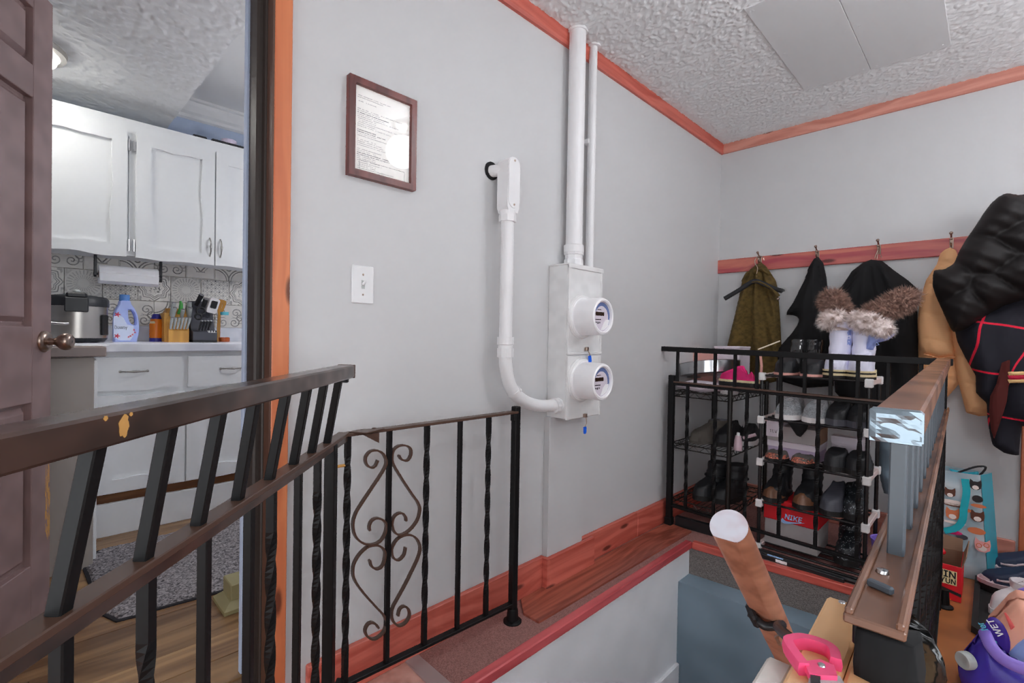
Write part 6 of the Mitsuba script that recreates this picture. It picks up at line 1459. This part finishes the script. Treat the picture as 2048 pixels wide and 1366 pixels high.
obj('cream_lid', turned([(0, 0), (.05, 0), (.052, .006), (.05, .012), (0, .013)], (nx + .05, y0n - .05, zt_n - .002), (-.8, -.1, .6), 32), 'cream_pack', 30, label='round cream lid standing in the noodle carton', category='lid')
obj('red_packet', bar((nx + .1, y0n - .03, zt_n + .01), (nx + .13, y1n + .06, zt_n + .012), .05, .02, c=.006), 'red_pack', label='red packet lying on top in the noodle carton', category='packet')
# boot tray
tr = [A(px, py, z=ZF) for px, py in ((1946, 1125), (1957, 1200), (1963, 1248), (1985, 1262))]
tx0, tx1, ty1 = 2.42, 3.24, .03
t = thing('boot_tray', 'black rubber boot tray on the vinyl floor holding the sneakers', 'boot tray')
tp_ = Polygon([(tx0, ty1 - .05), (tx0 + .05, ty1), (tx1 - .05, ty1), (tx1, ty1 - .05), (tx1, -.5), (tx0, -.5)]).buffer(.01)
obj(t + '__base', prism(tp_, .006, (0, 0, ZF)), 'mat_black'); obj(t + '__rim', prism(Polygon(tp_.exterior.coords, [tp_.buffer(-.018).exterior.coords]), .024, (0, 0, ZF)), 'mat_black')
zt = ZF + .008
def nav(t, f):
    for z_, k in ((.028, .004),): obj(t + '__midsole', f(trimesh.creation.extrude_polygon(outline(.285, .108).buffer(.006), .016, engine='earcut').apply_translation((0, 0, z_))), 'shoe_mauve', 40)
    for s_ in (-1, 1):
        P = [(.285 * a, s_ * .108 * b, c) for a, b, c in ((.86, .40, .058), (.72, .49, .062), (.55, .44, .075), (.35, .40, .08), (.15, .38, .085))]
        obj(t + '__side_stripe', f(tube(spline(P, 5), .0055, 6)), 'shoe_mauve', True)
    obj(t + '__toe_guard', f(pillow(np.array(outline(.285, .108).intersection(sbox(.245, -.1, .3, .1)).exterior.coords)[:-1], .035, .03, .008, None, 0, .5).apply_translation((.004, 0, .03))), 'shoe_mauve', True)
    obj(t + '__patch', f(pillow([(.10, 0), (.14, 0), (.15, .03), (.11, .03)], .004, .006, .006).apply_transform(trimesh.transformations.rotation_matrix(-math.pi / 2 * .8, (1, 0, 0))).apply_translation((0, .058, .045))), 'shoe_grey', True)
for (px, py), dz, lb in (((1958, 1150), .0, 'nearer navy and mauve sneaker with toe pointing left on the boot tray'), ((1968, 1118), .0, 'farther navy and mauve sneaker with toe pointing left on the boot tray')):
    q = A(px, py + 10, z=zt + .03)
    put_shoe('navy_sneaker', lb, 'sneaker', (q[0], q[1], zt), 112, ('navy_shoe', 'lining', 'sole_black'), 'snk', L=.285, W=.108, group='navy sneakers on the boot tray', extra=nav, sole=.03)
q = A(1982, 1232, z=zt)
def wht(t, f):
    obj(t + '__collar', f(turned([(.046, 0), (.052, .04), (.047, .042), (.040, .0)], (.075, 0, .09), (0, 0, 1), 24)), 'shoe_white', True)
    for x_ in (.15, .18): obj(t + '__red_stripe', f(tube([(x_, .052, .045), (x_ - .02, .046, .08)], .004, 6)), 'label_red')
put_shoe('white_high_top', 'white child high-top shoe with red stripes between navy sneaker and purple clog', 'sneaker', (q[0] + .02, q[1] + .0, zt), 128, ('shoe_white', 'lining_grey', 'sole_white'), 'ank', L=.2, W=.085, extra=wht)

# ================================================================ handrail and the boards beside it
C1 = A(1457, 1052, d=.655)
ha = math.radians(45); hdv = np.array([math.cos(ha) * .9995, .026, -math.sin(ha)]); hdv /= np.linalg.norm(hdv)
t = thing('handrail', 'round reddish wooden handrail with a pale sawn end going down the stairs', 'handrail')
_, hs_, hu_ = frame(hdv)
sec = [(.0245 * math.cos(k), .0245 * math.sin(k) if math.sin(k) > -.8 else -.0196) for k in np.arange(36) * 2 * math.pi / 36]
obj(t + '__rail', sweep([C1 + hdv * (.0015 + k) for k in np.linspace(0, 1.7, 8)], sec, (0, 0, 1)), 'handrail_wood', 40)
obj(t + '__cut_end', sweep([C1, C1 + hdv * .0016], sec, (0, 0, 1)), 'cut_end', 40, label='pale sawn end')
q = A(1520, 1214, d=.62)
def rail_at(px, py):
    """Point of the rail axis nearest to the line of sight."""
    k = A(px, py, d=1.) - CAM; k /= np.linalg.norm(k); w0 = CAM - C1; b = k @ hdv; tt = (w0 @ hdv - b * (w0 @ k)) / (1 - b * b); return C1 + hdv * tt
br = rail_at(1520, 1212)
bw = A(1612, 1283, d=.50)
lf_ = -RT - hdv * (-RT @ hdv); lf_ /= np.linalg.norm(lf_); dw_ = np.cross(hdv, lf_); dw_ = dw_ if dw_ @ FW > 0 else -dw_
sb = br + lf_ * .017 + dw_ * -.014
S1_ = [br + lf_ * .026 - dw_ * .008, br + lf_ * .012 - dw_ * .03, br - lf_ * .012 - dw_ * .033, br + (bw - br) * .45 + (0, 0, -.014), br + (bw - br) * .75 + (0, 0, -.012), bw]
k = obj(t + '__bracket', [tube(spline(S1_, 6), .0068, 12)], 'black_plastic', 40)
obj(k + '__saddle', place(bx(-.020, .020, -.006, .006, -.013, .013, .004), br + lf_ * .023 - dw_ * .012, hdv, lf_, np.cross(hdv, lf_)), 'black_plastic')
sp_ = rail_at(1537, 1252); vv = CAM - sp_; vv -= hdv * (vv @ hdv); vv /= np.linalg.norm(vv); sdd = np.cross(vv, hdv)
slot = lambda a, b: Polygon([(-a, 0), (a, 0)]).buffer(b) if False else LineString([(-a, 0), (a, 0)]).buffer(b)
obj(t + '__slot_plate', prism(Polygon(slot(.014, .0075).exterior.coords, [slot(.011, .0028).exterior.coords]), .0016, sp_ + vv * .0238, hdv, sdd, vv), 'steel')
# two boards on edge
bz = .735
b0_, b1_ = A(1655, 1190, z=bz), A(1700, 1206, z=bz)
wv = b1_ - b0_; bwid = .036
rdh = np.array([rd[0], rd[1], 0]); rdh /= np.linalg.norm(rdh); rs = np.array([rdh[1], -rdh[0], 0])
o0 = b0_ + rs * 0
for i, lb in ((0, 'left pale pine board on edge beside the black wrapped post'), (1, 'right pale pine board on edge partly under the brown rail')):
    c_ = o0 + rs * (bwid * (i + .5) + i * .0008); L_ = .20 if i == 0 else .19
    obj('pine_board', bar(c_ - (0, 0, .0445) - rdh * (.004 * i), c_ - rdh * L_ - (0, 0, .0445), bwid, .089, c=.003), 'pine', label=lb, category='board', group='pine boards by the post')
q = A(1597, 1345, d=.40)
wb = o0 - rdh * .142 + rs * -.012
obj('white_block', bar(wb - (0, 0, .05), wb - rdh * .12 - (0, 0, .05), .022, .08, c=.003), 'white_block', label='white painted wood block under the pink handle', category='block')
# nail in the pine board
qn = A(1684, 1205, z=bz)
obj('nail_head', turned([(0, 0), (.0035, 0), (.003, .0012), (0, .0015)], qn, (0, 0, 1), 12), 'steel', 30, label='shiny nail head in the end of the left pine board', category='nail')
# pink handle
t = thing('pink_tool', 'pink plastic looped tool grip with a screw lying across the pine boards', 'tool')
zp_ = bz + .005
lp_ = [A(a, b, z=zp_) for a, b in ((1608, 1340), (1588, 1313), (1576, 1292), (1585, 1286), (1606, 1284), (1632, 1290), (1656, 1300), (1668, 1312), (1672, 1330))]
obj(t + '__loop', sweep(spline(lp_, 6), [(-.004, -.005), (.004, -.005), (.005, 0), (.004, .006), (-.004, .006), (-.005, 0)], (0, 0, 1)), 'pink_plastic', 40)
pl_ = [A(a, b, z=zp_ + .004) for a, b in ((1607, 1322), (1640, 1318), (1668, 1330), (1675, 1352), (1640, 1350), (1618, 1346))]
obj(t + '__plate', prism([(p[0], p[1]) for p in pl_], .006, (0, 0, zp_ - .002)), 'pink_plastic')
q = A(1643, 1331, z=zp_ + .004); obj(t + '__screw', turned([(0, 0), (.0032, 0), (.0026, .0012), (0, .0015)], q, (0, 0, 1), 12), 'steel', 30)
pl_ = [A(a, b, z=zp_ + .0) for a, b in ((1619, 1350), (1650, 1345), (1680, 1352), (1700, 1385), (1690, 1420), (1630, 1420), (1612, 1390))]
obj(t + '__blade', prism([(p[0], p[1]) for p in pl_], .012, (0, 0, zp_ - .012)), 'grey_plastic')
pl_ = [A(a, b, z=zp_ + .003) for a, b in ((1621, 1346), (1636, 1345), (1641, 1352), (1640, 1374), (1622, 1374))]
obj(t + '__black_patch', prism([(p[0], p[1]) for p in pl_], .003, (0, 0, zp_)), 'black_plastic')

# ================================================================ purple clog and the wipes pack at the lower right
cc_ = A(2052, 1385, d=1.42); up2 = np.array([0, 0, 1.])
fz = A(1985, 1290, d=1.) - CAM; fz[2] = 0; fz /= np.linalg.norm(fz); bx_ = np.cross(fz, up2)   # faces the landing
def plp(px, py, off=0.):
    k = A(px, py, d=1.) - CAM; return CAM + k * (((cc_ - fz * off - CAM) @ fz) / (k @ fz))
def cpk(px, py, off=0.): p = plp(px, py, off) - cc_; return p @ bx_, p[2]
pp_ = lambda m, off=0.: place(m, cc_ - fz * off, bx_, up2, -fz)
t = thing('purple_clog', 'purple rubber clog with a lilac rim and a round grey rivet at the lower right', 'clog')
ob_ = [cpk(a, b) for a, b in ((1968, 1258), (1950, 1284), (1926, 1312), (1915, 1332), (1918, 1352), (1927, 1372), (1940, 1420), (2000, 1450), (2130, 1450), (2130, 1352), (2090, 1346), (2050, 1332), (2020, 1312), (1994, 1286), (1976, 1264))]
obj(t + '__body', pp_(pillow(ob_, .075, .06, .008, None, .04, .5), .0), 'clog_purple', True)
rm_ = [plp(a, b, c) for a, b, c in ((1968, 1262, -.02), (1973, 1274, .03), (1983, 1294, .055), (2002, 1315, .068), (2026, 1329, .074), (2060, 1341, .076), (2120, 1352, .07))]
obj(t + '__rim', sweep(spline(rm_, 6), [(a * .017, b * .008) for a, b in circ(1., 12)], (0.6, .6, .5)), 'clog_lilac', 40)
st_ = [plp(a, b, -.14) for a, b in ((2024, 1262), (2026, 1236), (2036, 1212), (2052, 1198), (2080, 1192), (2110, 1196))]
obj(t + '__heel_strap', sweep(spline(st_, 6), [(a * .030, b * .008) for a, b in circ(1., 12)], -fz), 'clog_lilac', 40, label='lilac heel strap')
rv = plp(1931, 1321, .055); nv = -fz * .75 - bx_ * .6; nv /= np.linalg.norm(nv)
obj(t + '__rivet', turned([(0, -.012), (.025, -.012), (.025, .008), (.022, .012), (.015, .0125), (.012, .0105), (0, .0105)], rv, nv, 28), 'grey_plastic', 40, label='round grey rivet')
# wipes pack standing in it
t = thing('wipes_pack', 'peach and pale blue wipes pack with a violet oval label leaning in the purple clog', 'pack')
pk = [cpk(a, b) for a, b in ((1975, 1262), (1996, 1240), (2020, 1214), (2036, 1206), (2070, 1216), (2110, 1260), (2110, 1400), (2040, 1380), (2000, 1330), (1974, 1290))]
pkm = pillow(pk, .05, .05, .009, None, .06, .45)
obj(t + '__pack', pp_(pkm, -.055), 'pack_peach', True)
pk2 = [cpk(a, b) for a, b in ((2010, 1310), (2030, 1285), (2056, 1268), (2110, 1262), (2110, 1400), (2050, 1380), (2016, 1340))]
obj(t + '__blue_front', pp_(pillow(pk2, .02, .04, .009, None, .01), -.013), 'pack_blue', True)
oc = cpk(1995, 1274); th = np.arange(28) * 2 * math.pi / 28; od = np.array(cpk(2002, 1300)) - np.array(cpk(1990, 1248)); od /= np.linalg.norm(od); on_ = np.array([-od[1], od[0]])
ov = [tuple(np.array(oc) + od * .056 * math.cos(k) + on_ * .026 * math.sin(k)) for k in th]
obj(t + '__oval_label', pp_(pillow(ov, .004, .006, .006, None, .0), -.004), 'pack_violet', True)
obj(t + '__lettering', text('WET', .016, plp(2009, 1272, .0015), -bx_ * .55 + up2 * .83, -(bx_ * .83 + up2 * .55), True, .0008), 'white_print')
obj(t + '__lettering', text('Swiffer', .016, plp(1996, 1288, .0015), -bx_ * .55 + up2 * .83, -(bx_ * .83 + up2 * .55), True, .0008, .062), 'teal_cap')
obj(t + '__red_print', [pp_(pillow([cpk(a, b) for a, b in ((2008, 1228), (2012, 1226), (2030, 1256), (2022, 1262))], .002, .004, .005, None, 0.), -.006)], 'label_red', True)
for px, py in ((2027, 1317), (2046, 1328)):
    obj(t + '__hole', pp_(pillow([tuple(np.array(cpk(px, py)) + (.011 * math.cos(k), .006 * math.sin(k))) for k in th], .003, .004, .004, None, 0.), .005), 'pack_violet', True)
# wrong-side bits on the vinyl: foot of the railing end
q = A(1885, 1212, z=ZF)
obj('rail_foot', [turned([(0, 0), (.03, 0), (.03, .005), (.018, .012), (.014, .07), (0, .07)], (q[0] + .0, q[1] - .004, ZF), (0, 0, 1), 20)], 'iron', 30, label='small black floor foot at the far end of the side railing', category='foot')
